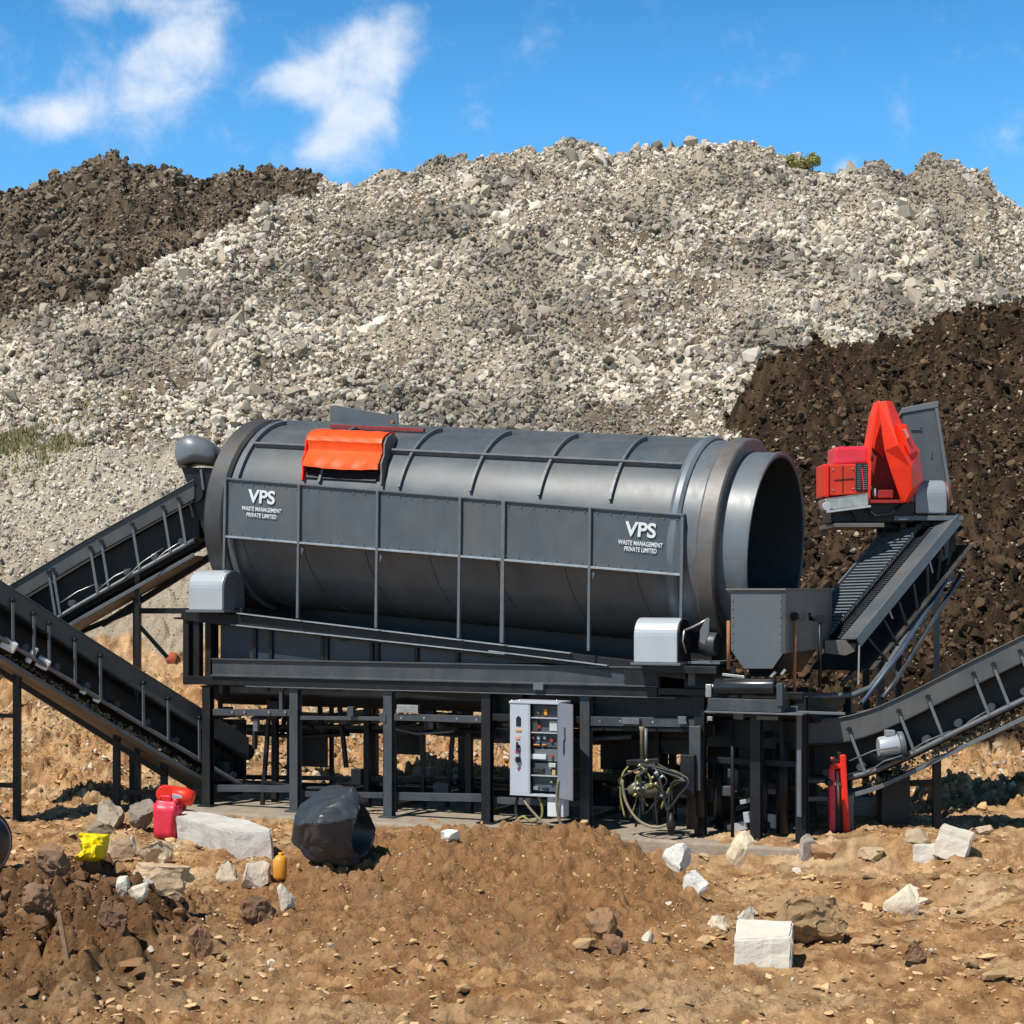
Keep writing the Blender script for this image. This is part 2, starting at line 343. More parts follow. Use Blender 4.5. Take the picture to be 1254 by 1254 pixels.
def hill_rocks(N, D0, D1, a, b, k, pw=1.0):
    X, Y = spots(N, D0, D1, pw); zone = land(X, Y)[1]; s = sizes(N, a, b, k)
    cl = fbm(X * .45, Y * .3, 4, 210) * 1.3
    keep = (zone == 3) | (zone == 2) | ((zone == 0) & (rng.random(N) < .5))
    X, Y, s, zone, cl = X[keep], Y[keep], s[keep], zone[keep], cl[keep]; n = len(X)
    g = np.clip(rng.normal(.47, .12, n), .10, .80)[:, None]; warm = rng.uniform(0, 1, n)[:, None]
    cg = g * (np.array((1.0, .905, .77)) * (1 - warm) + np.array((1.0, .855, .65)) * warm)
    cg = np.where(rng.random(n)[:, None] < .16, cg * .5, cg); cg = cg * np.clip(1.05 - 1.0 * np.clip(cl + .05, -.1, .5)[:, None], .55, 1.15)
    d = np.clip(rng.normal(.15, .085, n), .02, .5)[:, None] * np.array((1.0, .79, .56))
    sd_ = np.clip(rng.normal(.42, .1, n), .2, .65)[:, None] * np.array((1.0, .76, .5))
    c = np.where((zone == 2)[:, None], d, np.where((zone == 0)[:, None], sd_, cg))
    low = (1 - sm(32, 38, Y + CAM_D)) * (zone == 3)
    s = s * (1 - .45 * low); lf = (X / (Y + CAM_D) < -.16) & (Y + CAM_D < 39.5); s = np.where(lf, s * .5, s); c = np.where((lf & (zone == 3))[:, None], c * .6 + .24 * np.array((1.0, .91, .76)), c)
    s = s * np.clip(1.02 + .9 * fbm(X * .35, Y * .35, 3, 211), .72, 1.45)
    return X, Y, s, c
parts = [hill_rocks(180000, 34, 64.5, .09, .31, 1.7, 1.2), hill_rocks(3600, 38, 64.5, .25, .7, 2.8), hill_rocks(50000, 28, 43, .05, .22, 1.8)]
X, Y, s, c = [np.concatenate([p[i] for p in parts]) for i in range(4)]
scatter('rubble', X, Y, s, np.clip(c, .02, .85), sink=.36, material=STONE, label='grey and brown stone rubble covering the tall hill')
# clods on the dark soil heap
X, Y = spots(150000, 27, 46, 1.0, .44); z_ = land(X, Y)[1]; k = z_ == 1; X, Y = X[k], Y[k]; n = len(X)
s = sizes(n, .04, .36, 1.8); c = np.clip(rng.normal(.046, .032, n), .006, .2)[:, None] * np.array((1.3, .80, .46))
lt = (rng.random(n) < .07) & (s < .2); c = np.where(lt[:, None], np.array((.42, .34, .24)) * rng.uniform(.5, 1.1, (n, 1)), c)
scatter('soil_clods', X, Y, s, c, flat=(.22, 1.0), material=STONE, label='dark brown soil clods and pale chips on the right heap')
# yard stones and clods
X, Y = spots(90000, 11.2, 31, 1.0, .36); zz, z_, r1, r2, clod, rgh = land(X, Y); n = len(X)
s = sizes(n, .013, .19, 1.85) * (.6 + .9 * sm(20, 27, Y + CAM_D)) * (1 + 1.1 * clod)
pad = (Y + .466 * X > -.75) & (Y + .466 * X < 3.3) & (X > -5) & (X < 4)
kp = ((rng.random(n) < .42 + .6 * clod + .6 * rgh) | (Y > 3)) & ~pad & (z_ == 0)
base = np.where((clod > .3)[:, None], np.array((.20, .11, .055)), np.array((.46, .29, .145))) * rng.uniform(.6, 1.35, (n, 1))
pale = rng.random(n) < (.10 + .2 * (Y > 3)); base = np.where(pale[:, None], np.array((.62, .53, .41)) * rng.uniform(.7, 1.1, (n, 1)), base)
X, Y, s, base = X[kp], Y[kp], s[kp], base[kp]
Xp, Yp = spots(9000, 11.5, 27, 1.0, .36); zz, z_, r1, r2, clod, rgh = land(Xp, Yp); m = len(Xp)
kq = ~((Yp + .466 * Xp > -.75) & (Yp + .466 * Xp < 3.3) & (Xp > -5) & (Xp < 4)) & (fbm(Xp * .8, Yp * .8, 3, 400) + .25 * rng.normal(size=m) > -.02) & (rgh < .35)
sp_ = sizes(m, .04, .30, 2.0); bp_ = np.array((.50, .33, .17)) * rng.uniform(.55, 1.4, (m, 1)); bp_ = np.where((clod > .25)[:, None], np.array((.20, .11, .055)) * rng.uniform(.6, 1.4, (m, 1)), bp_)
lay = np.concatenate([np.zeros(len(X), bool), np.ones(kq.sum(), bool)])
X = np.concatenate([X, Xp[kq]]); Y = np.concatenate([Y, Yp[kq]]); s = np.concatenate([s, sp_[kq]]); base = np.concatenate([base, bp_[kq]])
scatter('gravel', X, Y, s, np.clip(base, .03, .8), lay=lay, sink=.35, flat=(.3, .8), material=STONE, label='loose clods and chips strewn over the sandy yard')

# ------------------------------------------------------------------ mesh helpers
class MB:
    """collects shapes, then links them as ONE mesh object"""
    def __init__(s): s.bm = bmesh.new()
    def face(s, pts): 
        return s.bm.faces.new([s.bm.verts.new(p) for p in pts])
    def hexa(s, p):          # 8 corners: bottom 4 then top 4
        v_ = [s.bm.verts.new(q) for q in p]
        for f in ((3, 2, 1, 0), (4, 5, 6, 7), (0, 1, 5, 4), (1, 2, 6, 5), (2, 3, 7, 6), (3, 0, 4, 7)): s.bm.faces.new([v_[i] for i in f])
        return s
    def box(s, x0, x1, y0, y1, z0, z1):
        return s.hexa([(x0, y0, z0), (x1, y0, z0), (x1, y1, z0), (x0, y1, z0), (x0, y0, z1), (x1, y0, z1), (x1, y1, z1), (x0, y1, z1)])
    def bar(s, a, b, w, h, up=(0, 0, 1)):
        a = Vector(a); b = Vector(b); d = (b - a).normalized(); up = Vector(up)
        if abs(d.dot(up)) > .98: up = Vector((0, 1, 0))
        r = d.cross(up).normalized(); u_ = r.cross(d)
        q = []
        for c in (a, b): q.append([c - r * w / 2 - u_ * h / 2, c + r * w / 2 - u_ * h / 2, c + r * w / 2 + u_ * h / 2, c - r * w / 2 + u_ * h / 2])
        return s.hexa(q[0] + q[1])
    def tube(s, pts, r, n=10, cap=True):
        pts = [Vector(p) for p in pts]; rings = []; ref = None
        for i, p in enumerate(pts):
            d = (pts[min(i + 1, len(pts) - 1)] - pts[max(i - 1, 0)]).normalized()
            if ref is None: ref = d.orthogonal().normalized()
            ref = (ref - d * ref.dot(d)).normalized(); q = d.cross(ref); rr = r[i] if isinstance(r, (list, tuple)) else r
            rings.append([s.bm.verts.new(p + (ref * math.cos(t) + q * math.sin(t)) * rr) for t in [2 * math.pi * k / n for k in range(n)]])
        for a, b in zip(rings, rings[1:]):
            for k in range(n): s.bm.faces.new((a[k], a[(k + 1) % n], b[(k + 1) % n], b[k])).smooth = True
        if cap: s.bm.faces.new(rings[0][::-1]); s.bm.faces.new(rings[-1])
        return s
    def prism(s, prof, off):
        """polygon (list of 3d points) swept by a vector"""
        off = Vector(off); a = [s.bm.verts.new(p) for p in prof]; b = [s.bm.verts.new(Vector(p) + off) for p in prof]; n = len(a)
        s.bm.faces.new(a[::-1]); s.bm.faces.new(b)
        for k in range(n): s.bm.faces.new((a[k], a[(k + 1) % n], b[(k + 1) % n], b[k]))
        return s
    def ribbon(s, pts, nrm, w, th):
        """strip along points, width vector w (Vector) and thickness along nrm list"""
        L_ = []
        for p, n in zip(pts, nrm):
            p = Vector(p); n = Vector(n)
            L_.append([s.bm.verts.new(q) for q in (p - w / 2, p + w / 2, p + w / 2 + n * th, p - w / 2 + n * th)])
        for a, b in zip(L_, L_[1:]):
            for k in range(4): s.bm.faces.new((a[k], a[(k + 1) % 4], b[(k + 1) % 4], b[k]))
        s.bm.faces.new(L_[0][::-1]); s.bm.faces.new(L_[-1]); return s
    def build(s, name, material, parent=None, bevel=0., seg=2, smooth=None, sub=0):
        bmesh.ops.recalc_face_normals(s.bm, faces=s.bm.faces)
        me = bpy.data.meshes.new(name); s.bm.to_mesh(me); s.bm.free(); me.materials.append(material)
        if smooth:
            me.shade_smooth()
        o = bpy.data.objects.new(name, me); COL.objects.link(o)
        if parent: o.parent = parent
        if bevel:
            m = o.modifiers.new('bevel', 'BEVEL'); m.width = bevel; m.segments = seg; m.limit_method = 'ANGLE'; m.angle_limit = R(40)
        return o
def thing(name, label, cat, loc=(0, 0, 0), rz=0., group=None):
    o = bpy.data.objects.new(name, None); COL.objects.link(o); o.location = loc; o.rotation_euler = (0, 0, rz); o.empty_display_size = .2
    return tag(o, label, cat, group)

PAINT = mat('slate_paint', (.070, .086, .099), rough=.38, var=.24, vscale=2.2, dust=.3, spec=.5)
PLATE = mat('plate_paint', (.062, .079, .093), rough=.44, var=.22, vscale=1.8, dust=.32, spec=.5)
PALEP = mat('outlet_paint', (.115, .142, .165), rough=.36, var=.2, vscale=2.4, dust=.3, spec=.5)
EDGE = mat('rib_paint', (.10, .118, .135), rough=.38, var=.25, vscale=9, dust=.25)
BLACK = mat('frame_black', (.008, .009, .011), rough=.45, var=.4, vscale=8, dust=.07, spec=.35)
BLUEB = mat('frame_slate', (.040, .050, .060), rough=.42, var=.3, vscale=6, dust=.18)
DARKR = mat('dark_ring', (.045, .046, .048), rough=.5, var=.3, vscale=5, dust=.2)
TYRE = mat('worn_track', (.13, .124, .118), rough=.5, var=.25, vscale=5, dust=.2, metal=.25)
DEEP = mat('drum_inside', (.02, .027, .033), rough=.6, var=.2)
SILV = mat('silver_cover', (.42, .46, .49), rough=.32, var=.06, vscale=3, dust=.06, metal=.15)
SILV2 = mat('silver_side', (.22, .25, .28), rough=.4, var=.1, vscale=5, dust=.1)
ORNG = mat('orange_enamel', (.84, .085, .010), rough=.42, var=.12, vscale=5, dust=.06, spec=.3)
REDD = mat('red_enamel', (.74, .028, .012), rough=.42, var=.14, vscale=4, dust=.07, spec=.3)
DRED = mat('dark_red_paint', (.22, .018, .02), rough=.45, var=.25, vscale=6, dust=.2)
PINK = mat('faded_red_plastic', (.66, .028, .060), rough=.42, var=.12, vscale=4, dust=.05)
STEEL = mat('bare_steel', (.48, .48, .47), rough=.34, metal=.85, var=.3, vscale=14, dust=.25)
RUST = mat('rusty_steel', (.30, .125, .045), rough=.8, var=.35, vscale=14)
LETT = mat('stencil_white', (.62, .66, .68), rough=.55, var=.1, vscale=12)
RUBB = mat('belt_rubber', (.014, .015, .016), rough=.62, var=.3, vscale=5, dust=.3)
GREYL = mat('cabinet_grey', (.42, .46, .52), rough=.4, var=.06, vscale=4, dust=.07)
GREYM = mat('door_grey', (.12, .135, .155), rough=.4, var=.08, vscale=4, dust=.1)
CONC = mat('old_concrete', (.30, .25, .19), rough=.92, var=.3, vscale=5, dust=.35, bump=.7, bscale=22)  # base darkened to put the shadow on the plinth into its colour
BROWNP = mat('dusty_grey_paint', (.115, .108, .102), rough=.5, var=.18, vscale=3, dust=.35)

# ------------------------------------------------------------------ the trommel's own frame: t along, w to the back, z up
TH = R(25); CT, ST = math.cos(TH), math.sin(TH)
def L(px, py, w):
    k = (px - CX) / FPX; t = (k * (CAM_D + w * CT) - w * ST) / (CT + k * ST)
    D = CAM_D - t * ST + w * CT
    return Vector((t, w, CAM_H + (HOR - py) / FPX * D))
def Wd(v_):                       # local to world
    return Vector((v_.x * CT + v_.y * ST, -v_.x * ST + v_.y * CT, v_.z))
TR = thing('trommel_screen', 'large dark slate rotating drum screen on black steel frame on the concrete plinth', 'trommel screen', (0, 0, 0), -TH)
WC = 1.1
A0 = L(324, 630, WC); B0 = L(951, 673, WC)
AX = (B0 - A0); AX.y = 0; LEN = AX.length; AX.normalize(); UPV = Vector((-AX.z, 0, AX.x)); FR = Vector((0, -1, 0))
def C(s_, r, ph): 
    return A0 + AX * s_ + (FR * math.cos(ph) + UPV * math.sin(ph)) * r
def ring(name, prof, material, parent=TR, n=96, smooth=True, closed=True, ph0=0, ph1=2 * math.pi, bevel=0):
    """revolve a (s, r) profile about the drum axis"""
    b = MB(); full = abs(ph1 - ph0 - 2 * math.pi) < 1e-6; m = n if full else n + 1
    rows = [[b.bm.verts.new(C(s_, r, ph0 + (ph1 - ph0) * k / n)) for (s_, r) in prof] for k in range(m)]
    for k in range(n):
        a, c = rows[k], rows[(k + 1) % m]
        rg = range(len(prof)) if closed else range(len(prof) - 1)
        for j in rg:
            j2 = (j + 1) % len(prof); b.bm.faces.new((a[j], a[j2], c[j2], c[j]))
    bmesh.ops.recalc_face_normals(b.bm, faces=b.bm.faces)
    o = b.build(name, material, parent)
    me = o.data
    if smooth:
        me.shade_smooth()
        try: me.set_sharp_from_angle(angle=R(30))
        except Exception: pass
    return o
RC = 1.24
SB = LEN - .92                                    # end of the casing
dr = ring('drum', [(.05, RC - .02), (SB, RC - .02), (SB, RC), (.05, RC)], PAINT, n=128)
# bulkhead rings
ring('end_ring', [(-.12, 1.0), (.20, 1.0), (.20, 1.27), (.16, 1.31), (-.08, 1.31), (-.12, 1.27)], DARKR)
ring('inner_flange', [(.26, 1.2), (.34, 1.2), (.34, 1.295), (.26, 1.295)], EDGE)
ring('end_plate', [(-.10, .02), (-.06, .02), (-.06, 1.0), (-.10, 1.0)], BLACK)
ring('casing_flange', [(SB - .03, 1.2), (SB + .12, 1.2), (SB + .12, 1.31), (SB + .08, 1.335), (SB + .02, 1.335), (SB - .03, 1.30)], PALEP)
ring('track_seat', [(SB + .12, 1.15), (SB + .345, 1.15), (SB + .345, 1.285), (SB + .12, 1.285)], EDGE)
tk = ring('riding_track', [(SB + .345, 1.14), (SB + .57, 1.14), (SB + .57, 1.31), (SB + .55, 1.33), (SB + .37, 1.33), (SB + .345, 1.31)], TYRE)
ring('outlet_cylinder', [(SB + .55, 1.14), (LEN, 1.14), (LEN, 1.165), (SB + .57, 1.165)], PALEP)
ring('outlet_lip', [(LEN - .03, 1.167), (LEN + .006, 1.167), (LEN + .006, 1.18), (LEN - .03, 1.18)], EDGE, dr)
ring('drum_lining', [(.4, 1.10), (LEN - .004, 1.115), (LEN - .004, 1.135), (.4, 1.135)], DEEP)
# arched ribs above the front plate, straight stringers between them
def s_at(px, py, ph, r=RC):
    """station on the drum where a surface angle shows at a photo column"""
    lo, hi = -1., 9.
    for _ in range(50):
        m = (lo + hi) / 2; p = Wd(C(m, r, ph)); q = CX + FPX * p.x / (p.y + CAM_D)
        if q < px: lo = m
        else: hi = m
    return (lo + hi) / 2
PH0 = R(21)
ribs_s = [s_at(x, 0, PH0) for x in (392, 490, 577, 661, 748)]
for s_ in ribs_s:
    b = MB(); ph = [PH0 + (R(175) - PH0) * k / 40 for k in range(41)]
    b.ribbon([C(s_, RC - .004, a) for a in ph], [(FR * math.cos(a) + UPV * math.sin(a)) for a in ph], AX * .035, .058)
    b.build('arched_rib', EDGE, TR)
for a in (R(46), R(84), R(125)):
    n_ = FR * math.cos(a) + UPV * math.sin(a); tdir = -FR * math.sin(a) + UPV * math.cos(a)
    b = MB()
    p, q = C(.36, RC + .034, a), C(SB - .03, RC + .034, a)
    b.bar(p, q, .034, .072, up=n_); b.build('stringer', EDGE, TR)
# helical weld seams on the lower shell
for s_ in [.45 + i * .92 for i in range(8)]:
    b = MB(); pts = []; nn = []
    for k in range(25):
        a = R(-16) - R(85) * k / 24
        pts.append(C(s_ + .42 * (k / 24) ** 1.2, RC - .003, a)); nn.append(FR * math.cos(a) + UPV * math.sin(a))
    b.ribbon(pts, nn, AX * .022, .014); b.build('weld_seam', PAINT, dr)
# flat front plate, framed, with its seam rail
WF = WC - RC - .07
def Q(px, py, w=WF): return L(px, py, w)
tl, tr_, br_, bl = Q(277, 587), Q(838, 632), Q(834, 704), Q(277, 657)
fp = MB().prism([tl, tr_, br_, bl], (0, .012, 0)).build('front_plate', PLATE, TR)
def alongrail(a, b, w, h, mt, name, par=TR, bev=.003):
    return MB().bar(a, b, w, h).build(name, mt, par, bevel=bev)
dy = Vector((0, -.02, 0))
MB().bar(tl + Vector((0, .02, .012)), tr_ + Vector((0, .02, .012)), .10, .022).build('top_lip', EDGE, fp, bevel=.003)
MB().bar(bl + dy, br_ + dy, .045, .026).build('seam_rail', mat('worn_edge', (.30, .34, .37), rough=.35, metal=.3, var=.3, vscale=10), fp, bevel=.003)
for x, yt, yb in ((278, 587, 697), (368, 594, 757), (464, 601, 769), (565, 610, 781), (618, 614, 787), (724, 622, 797), (837, 633, 768)):
    a = Q(x, yt); c = Q(x - 2, yb); a.y -= .03; c.y = a.y
    MB().bar(a - Vector((0, 0, .0)), c, .035 if x != 618 else .05, .035, up=(0, 1, 0)).build('upright_rib', EDGE, TR, bevel=.004)
rv = None
def rivet(p, par, mt):
    global rv
    if rv is None: rv = MB().tube([(0, 0, 0), (0, -.011, 0)], .010, 6).build('rivet', mt, par); o_ = rv
    else: o_ = rv.copy(); COL.objects.link(o_)
    o_.parent = par; o_.location = p
for k in range(38):
    rivet(tl.lerp(tr_, (k + .5) / 38) + Vector((0, -.002, -.045)), fp, EDGE); rivet(bl.lerp(br_, (k + .5) / 38) + Vector((0, -.002, .05)), fp, EDGE)
# lower casing wings that close the plate to the drum's underside are the drum itself; gusset knees at the seam
for x, y in ((368, 668), (464, 677), (724, 697)):
    a = Q(x, y); MB().prism([a + Vector((0, -.012, 0)), a + Vector((.05, -.012, -.05)), a + Vector((0, -.012, -.16))], (0, .012, 0)).build('gusset', EDGE, TR)
def text(body, at, size, width=None, ex=.003, bold=.0, material=LETT, parent=TR, name='lettering', rot=(math.pi / 2, 0, 0), tilt=0., align='CENTER'):
    cu = bpy.data.curves.new('t', 'FONT'); cu.body = body; cu.size = size; cu.extrude = ex; cu.offset = bold; cu.align_x = align; cu.space_line = .95
    ob = bpy.data.objects.new('t', cu); COL.objects.link(ob); bpy.context.view_layer.update()
    me = bpy.data.meshes.new_from_object(ob.evaluated_get(bpy.context.evaluated_depsgraph_get())); COL.objects.unlink(ob); bpy.data.objects.remove(ob)
    xs = [v_.co.x for v_ in me.vertices]; f = (width / (max(xs) - min(xs))) if width else 1
    M = Matrix.Translation(at) @ Matrix.Rotation(tilt, 4, 'Y') @ Matrix.Rotation(math.pi / 2, 4, 'X') @ Matrix.Diagonal((f, 1, 1, 1))
    me.transform(M); me.materials.clear(); me.materials.append(material); me.name = name
    o = bpy.data.objects.new(name, me); COL.objects.link(o); o.parent = parent; return o
tilt = math.atan2(-(tr_ - tl).z, (tr_ - tl).x)
for px, y1, y2, y3, w1, w2, w3 in ((320, 616, 626.5, 634, .42, .66, .50), (784, 657, 668.5, 676, .42, .645, .47)):
    f = .985 if px < 500 else .93
    k = L(px, y1, WF - .016); text('VPS', k, .235, w1 * f, bold=.006, parent=fp, tilt=tilt)
    k = L(px, y2, WF - .016); text('WASTE MANAGEMENT', k, .075, w2 * f * .93, bold=.0012, parent=fp, tilt=tilt)
    k = L(px, y3, WF - .016); text('PRIVATE LIMITED', k, .075, w3 * f * .93, bold=.0012, parent=fp, tilt=tilt)
# dark bracket plate on top of the drum
a = L(404, 497, WC + .05); c = L(487, 503, WC + .05); zb = C(s_at(445, 0, R(90)), RC, R(90)).z - .02
b = MB(); b.prism([(a.x, a.y, zb), (c.x, a.y, zb - .04), (c.x, a.y, c.z - .03), (c.x - .06, a.y, c.z), (c.x - .12, a.y, c.z - .05), (a.x + .1, a.y, a.z + .005), (a.x, a.y, a.z)], (0, .03, 0))
b.build('top_bracket', PAINT, TR, bevel=.004)
MB().tube([C(s_at(478, 0, R(84)), RC + .1, R(88)), C(s_at(478, 0, R(84)), RC + .1, R(88)) + Vector((0, -.06, 0))], .022).build('bracket_pin', RUST, TR)
MB().bar(C(s_at(405, 0, R(75)), RC + .04, R(75)), C(s_at(520, 0, R(75)), RC + .04, R(75)), .05, .05).build('hinge_rail', DRED, TR, bevel=.004)
# orange hatch hood with its two side arms
sL, sR = s_at(379, 0, R(42), RC + .15), s_at(470, 0, R(42), RC + .15)
prof = [(R(63), .03), (R(60), .07), (R(55), .11), (R(49), .14), (R(45), .14), (R(42), .11), (R(37), .085), (R(31), .075), (R(29), .12), (R(28.5), .15), (R(31), .165), (R(36), .135), (R(40.5), .125), (R(42.5), .165), (R(43.5), .215), (R(46), .235), (R(50), .22), (R(56), .165), (R(61), .105), (R(64.5), .05)]
b = MB(); n = 14; rows = []
for i in range(n + 1):
    s_ = sL + (sR - sL) * i / n; rows.append([b.bm.verts.new(C(s_ - .22 * (a - R(36)), RC + h + .006 * math.sin(i * 1.9 + j), a - R(1.2) * math.sin(math.pi * i / n) * (j in (9, 10)))) for j, (a, h) in enumerate(prof)])
for r0, r1 in zip(rows, rows[1:]):
    for j in range(len(prof)): b.bm.faces.new((r0[j], r0[(j + 1) % len(prof)], r1[(j + 1) % len(prof)], r1[j]))
b.bm.faces.new(rows[0]); b.bm.faces.new(rows[-1][::-1])
hood = b.build('orange_hatch_hood', ORNG, TR); hood.data.shade_smooth()
try: hood.data.set_sharp_from_angle(angle=R(28))
except Exception: pass
for s_, mt in ((sL - .03, REDD), (sR + .03, BROWNP)):
    b = MB(); pl = [C(s_ - .22 * (R(q_) - R(36)), RC + h_, R(q_)) for q_, h_ in ((62, -.01), (55, .16), (48, .22), (43, .21), (38, .14), (32, .16), (27, .10), (21, .085), (21, .03), (38, .03), (48, 0))]
    b.prism(pl, AX * .025); b.build('hood_arm', mt, hood, bevel=.003)
b = MB(); b.prism([C(sL + .02, RC + .002, R(31)), C(sL + .02, RC + .03, R(31)), C(sL + .02, RC + .03, R(24)), C(sL + .02, RC + .002, R(24))], AX * (sR - sL - .04)); b.build('hatch_opening', BLACK, TR)

# tilted bed under the drum
b = MB(); p, q = L(225, 748, -.10), L(840, 819, -.10); b.bar(p + Vector((0, .06, -.05)), q + Vector((0, .06, -.05)), .13, .15); b.build('tilted_beam', BLACK, TR, bevel=.004)
for (x0, y0, x1, y1) in ((292, 751, 700, 800), (285, 765, 620, 801), (600, 797, 745, 815)):
    MB().bar(L(x0, y0, -.13), L(x1, y1, -.13), .10, .012).build('beam_flange', mat('worn_edge', ()), TR, bevel=.002)
b = MB(); b.bar(L(225, 752, 2.05), L(840, 812, 2.05), .13, .15); b.build('tilted_beam', BLACK, TR, bevel=.004)
for x, y in ((260, 752), (420, 770), (600, 790), (790, 812)):
    p = L(x, y + 3, .0); MB().box(p.x - .05, p.x + .05, .0, 2.05, p.z - .12, p.z - .02).build('cross_beam', BLACK, TR)
p, q = L(262, 752, 1.0), L(850, 819, 1.0)  # black web and floor added to stand in for darkness under the drum
MB().prism([p - Vector((0, 0, .1)), q - Vector((0, 0, .1)), q + Vector((0, 0, .30)), p + Vector((0, 0, .40))], (0, .03, 0)).build('bed_shade_web', BLACK, TR)
MB().prism([p + Vector((0, -.95, -.05)), q + Vector((0, -.95, -.05)), q + Vector((0, -.95, -.03)), p + Vector((0, -.95, -.03))], (0, 1.95, 0)).build('bed_shade_floor', BLACK, TR)
# fines hopper panels between bed and main beam
pa, pb, pc, pd = L(270, 764, .04), L(700, 806, .04), L(700, 812, .04), L(270, 812, .04)
MB().prism([pa, pb, pc, pd], (0, .02, 0)).build('hopper_skirt', mat('skirt_blue', (.022, .034, .050), rough=.4, var=.3, vscale=3, dust=.1), TR)
for x in (312, 332, 395, 400, 455, 462, 510, 560):
    p = L(x, 764 + (x - 270) * .098, .02); q = L(x, 812, .02); MB().bar(p, q, .05, .03, up=(0, 1, 0)).build('skirt_stiffener', BLACK, TR)
b = MB(); g0, g1 = L(270, 770, 1.5), L(700, 812, 1.5); b.prism([g0, g1, g1 - Vector((0, 0, .05)), Vector((g0.x, g0.y, g1.z - .05))], (0, .02, 0)); b.build('hopper_skirt', BLACK, TR)

# main front beam: C channel, then black lower beam
z1t = L(530, 811.5, -.12).z; z1b = L(530, 835, -.12).z
tA_, tB_ = L(258, 820, -.12).x, L(806, 820, -.12).x
b = MB(); b.prism([(tA_, -.05, z1t), (tA_, -.12, z1t), (tA_, -.12, z1t - .02), (tA_, -.085, z1t - .025), (tA_, -.085, z1b + .025), (tA_, -.12, z1b + .02), (tA_, -.12, z1b), (tA_, -.05, z1b)], (tB_ - tA_, 0, 0))
mb_ = b.build('main_beam', BLUEB, TR, bevel=.003)
x0 = L(765, 820, -.1).x; MB().box(x0, tB_, -.11, -.083, z1b + .028, z1t - .028).build('beam_patch', BLACK, mb_)
z2b = L(530, 846, -.1).z
MB().box(L(224, 840, -.1).x, tB_ - .03, -.085, .06, z2b, z1b - .003).build('lower_beam', BLACK, TR, bevel=.004)
MB().box(L(300, 840, -.1).x, tB_ + .2, -.10, -.05, z2b - .014, z2b - .002).build('lower_beam_edge', EDGE, TR, bevel=.002)
MB().box(tA_, tB_, 2.05, 2.18, z2b, z1t).build('rear_beam', BLACK, TR, bevel=.004)
# left tower under the left motor cover
for x in (230, 243, 257):
    p = L(x, 745, -.02); q = L(x, 838, -.02); MB().bar(p, q, .09, .10, up=(0, 1, 0)).build('tower_post', BLACK, TR, bevel=.004)
for x in (236, 262):
    p = L(x, 745, 1.0); q = L(x, 838, 1.0); MB().bar(p, q, .09, .10, up=(0, 1, 0)).build('tower_post', BLACK, TR, bevel=.004)
MB().bar(L(172, 748, -.02), L(300, 748, -.02), .12, .075).build('tower_rail', BLACK, TR, bevel=.004)
# legs
LEG = [(255, 0), (362, 0), (477, 0), (597, 0), (718, 0), (858, 0), (927, .02), (982, 0)]
legx = []
zc_ = z2b - .016
for i, (x, w_) in enumerate(LEG):
    t_ = L(x, 920, w_).x; legx.append(t_)
    top = zc_ if i < 5 else L(x, 852, w_).z
    b = MB(); b.box(t_ - .062, t_ + .062, -.055, -.043, 0, top); b.box(t_ - .062, t_ + .062, .043, .055, 0, top); b.box(t_ - .008, t_ + .008, -.043, .043, 0, top)
    b.box(t_ - .11, t_ + .11, -.10, .10, .0, .02)
    b.box(t_ - .09, t_ + .09, -.065, .08, top - .016, top - .001)
    b.build('leg', BLUEB if i in (1, 2, 4) else BLACK, TR, bevel=.003)
    b = MB(); b.box(t_ - .05, t_ + .05, 2.02, 2.12, 0, top); b.box(t_ - .09, t_ + .09, 1.98, 2.16, 0, .02); b.build('leg', BLACK, TR, bevel=.004)
for t_ in (legx[0] + .42, legx[1] + .5, legx[2] + .62, legx[3] + .6, legx[4] + .5):
    for w_ in (.85, 1.3):
        MB().box(t_ - .04 + w_ * .1, t_ + .04 + w_ * .1, w_ - .04, w_ + .04, -.02, zc_).build('inner_post', BLACK, TR, bevel=.003)
# rails between the legs
def rail(x0, y0, x1, y1, w_, hh, mt=BLACK, dp=.06, name='rail'):
    return MB().bar(L(x0, y0, w_), L(x1, y1, w_), dp, hh).build(name, mt, TR, bevel=.004)
rail(262, 872, 358, 873, -.03, .085, BLUEB); rail(368, 879, 470, 880, .02, .05, BLUEB); rail(484, 878, 592, 881, .0, .085, BLUEB); rail(603, 878, 714, 882, .02, .085, BLACK)
rail(724, 883, 855, 885, .0, .11, BLUEB); rail(724, 892, 855, 894, .02, .05, BLACK); rail(866, 868, 978, 870, -.05, .10, BLUEB)
rail(262, 965, 358, 966, .1, .09, BLUEB); rail(368, 972, 470, 974, .1, .07, BLUEB); rail(484, 975, 592, 977, .1, .10, BLUEB); rail(603, 980, 714, 984, .1, .08, BLUEB); 
rail(262, 889, 592, 892, .9, .05); rail(262, 893, 990, 901, 2.07, .07); rail(262, 958, 990, 985, 2.07, .09); rail(262, 951, 620, 956, 1.3, .06)
rail(603, 906, 990, 912, .9, .08); rail(862, 930, 985, 936, .2, .07); rail(862, 958, 985, 965, .6, .07); rail(862, 905, 985, 905, 1.2, .09); rail(724, 950, 855, 955, 1.2, .10)
for i in range(7):
    t_ = legx[i]; 
    for z_ in (.12, 1.18): MB().box(t_ - .03, t_ + .03, .056, 2.019, z_ - .035, z_ + .035).build('cross_tie', BLACK, TR)
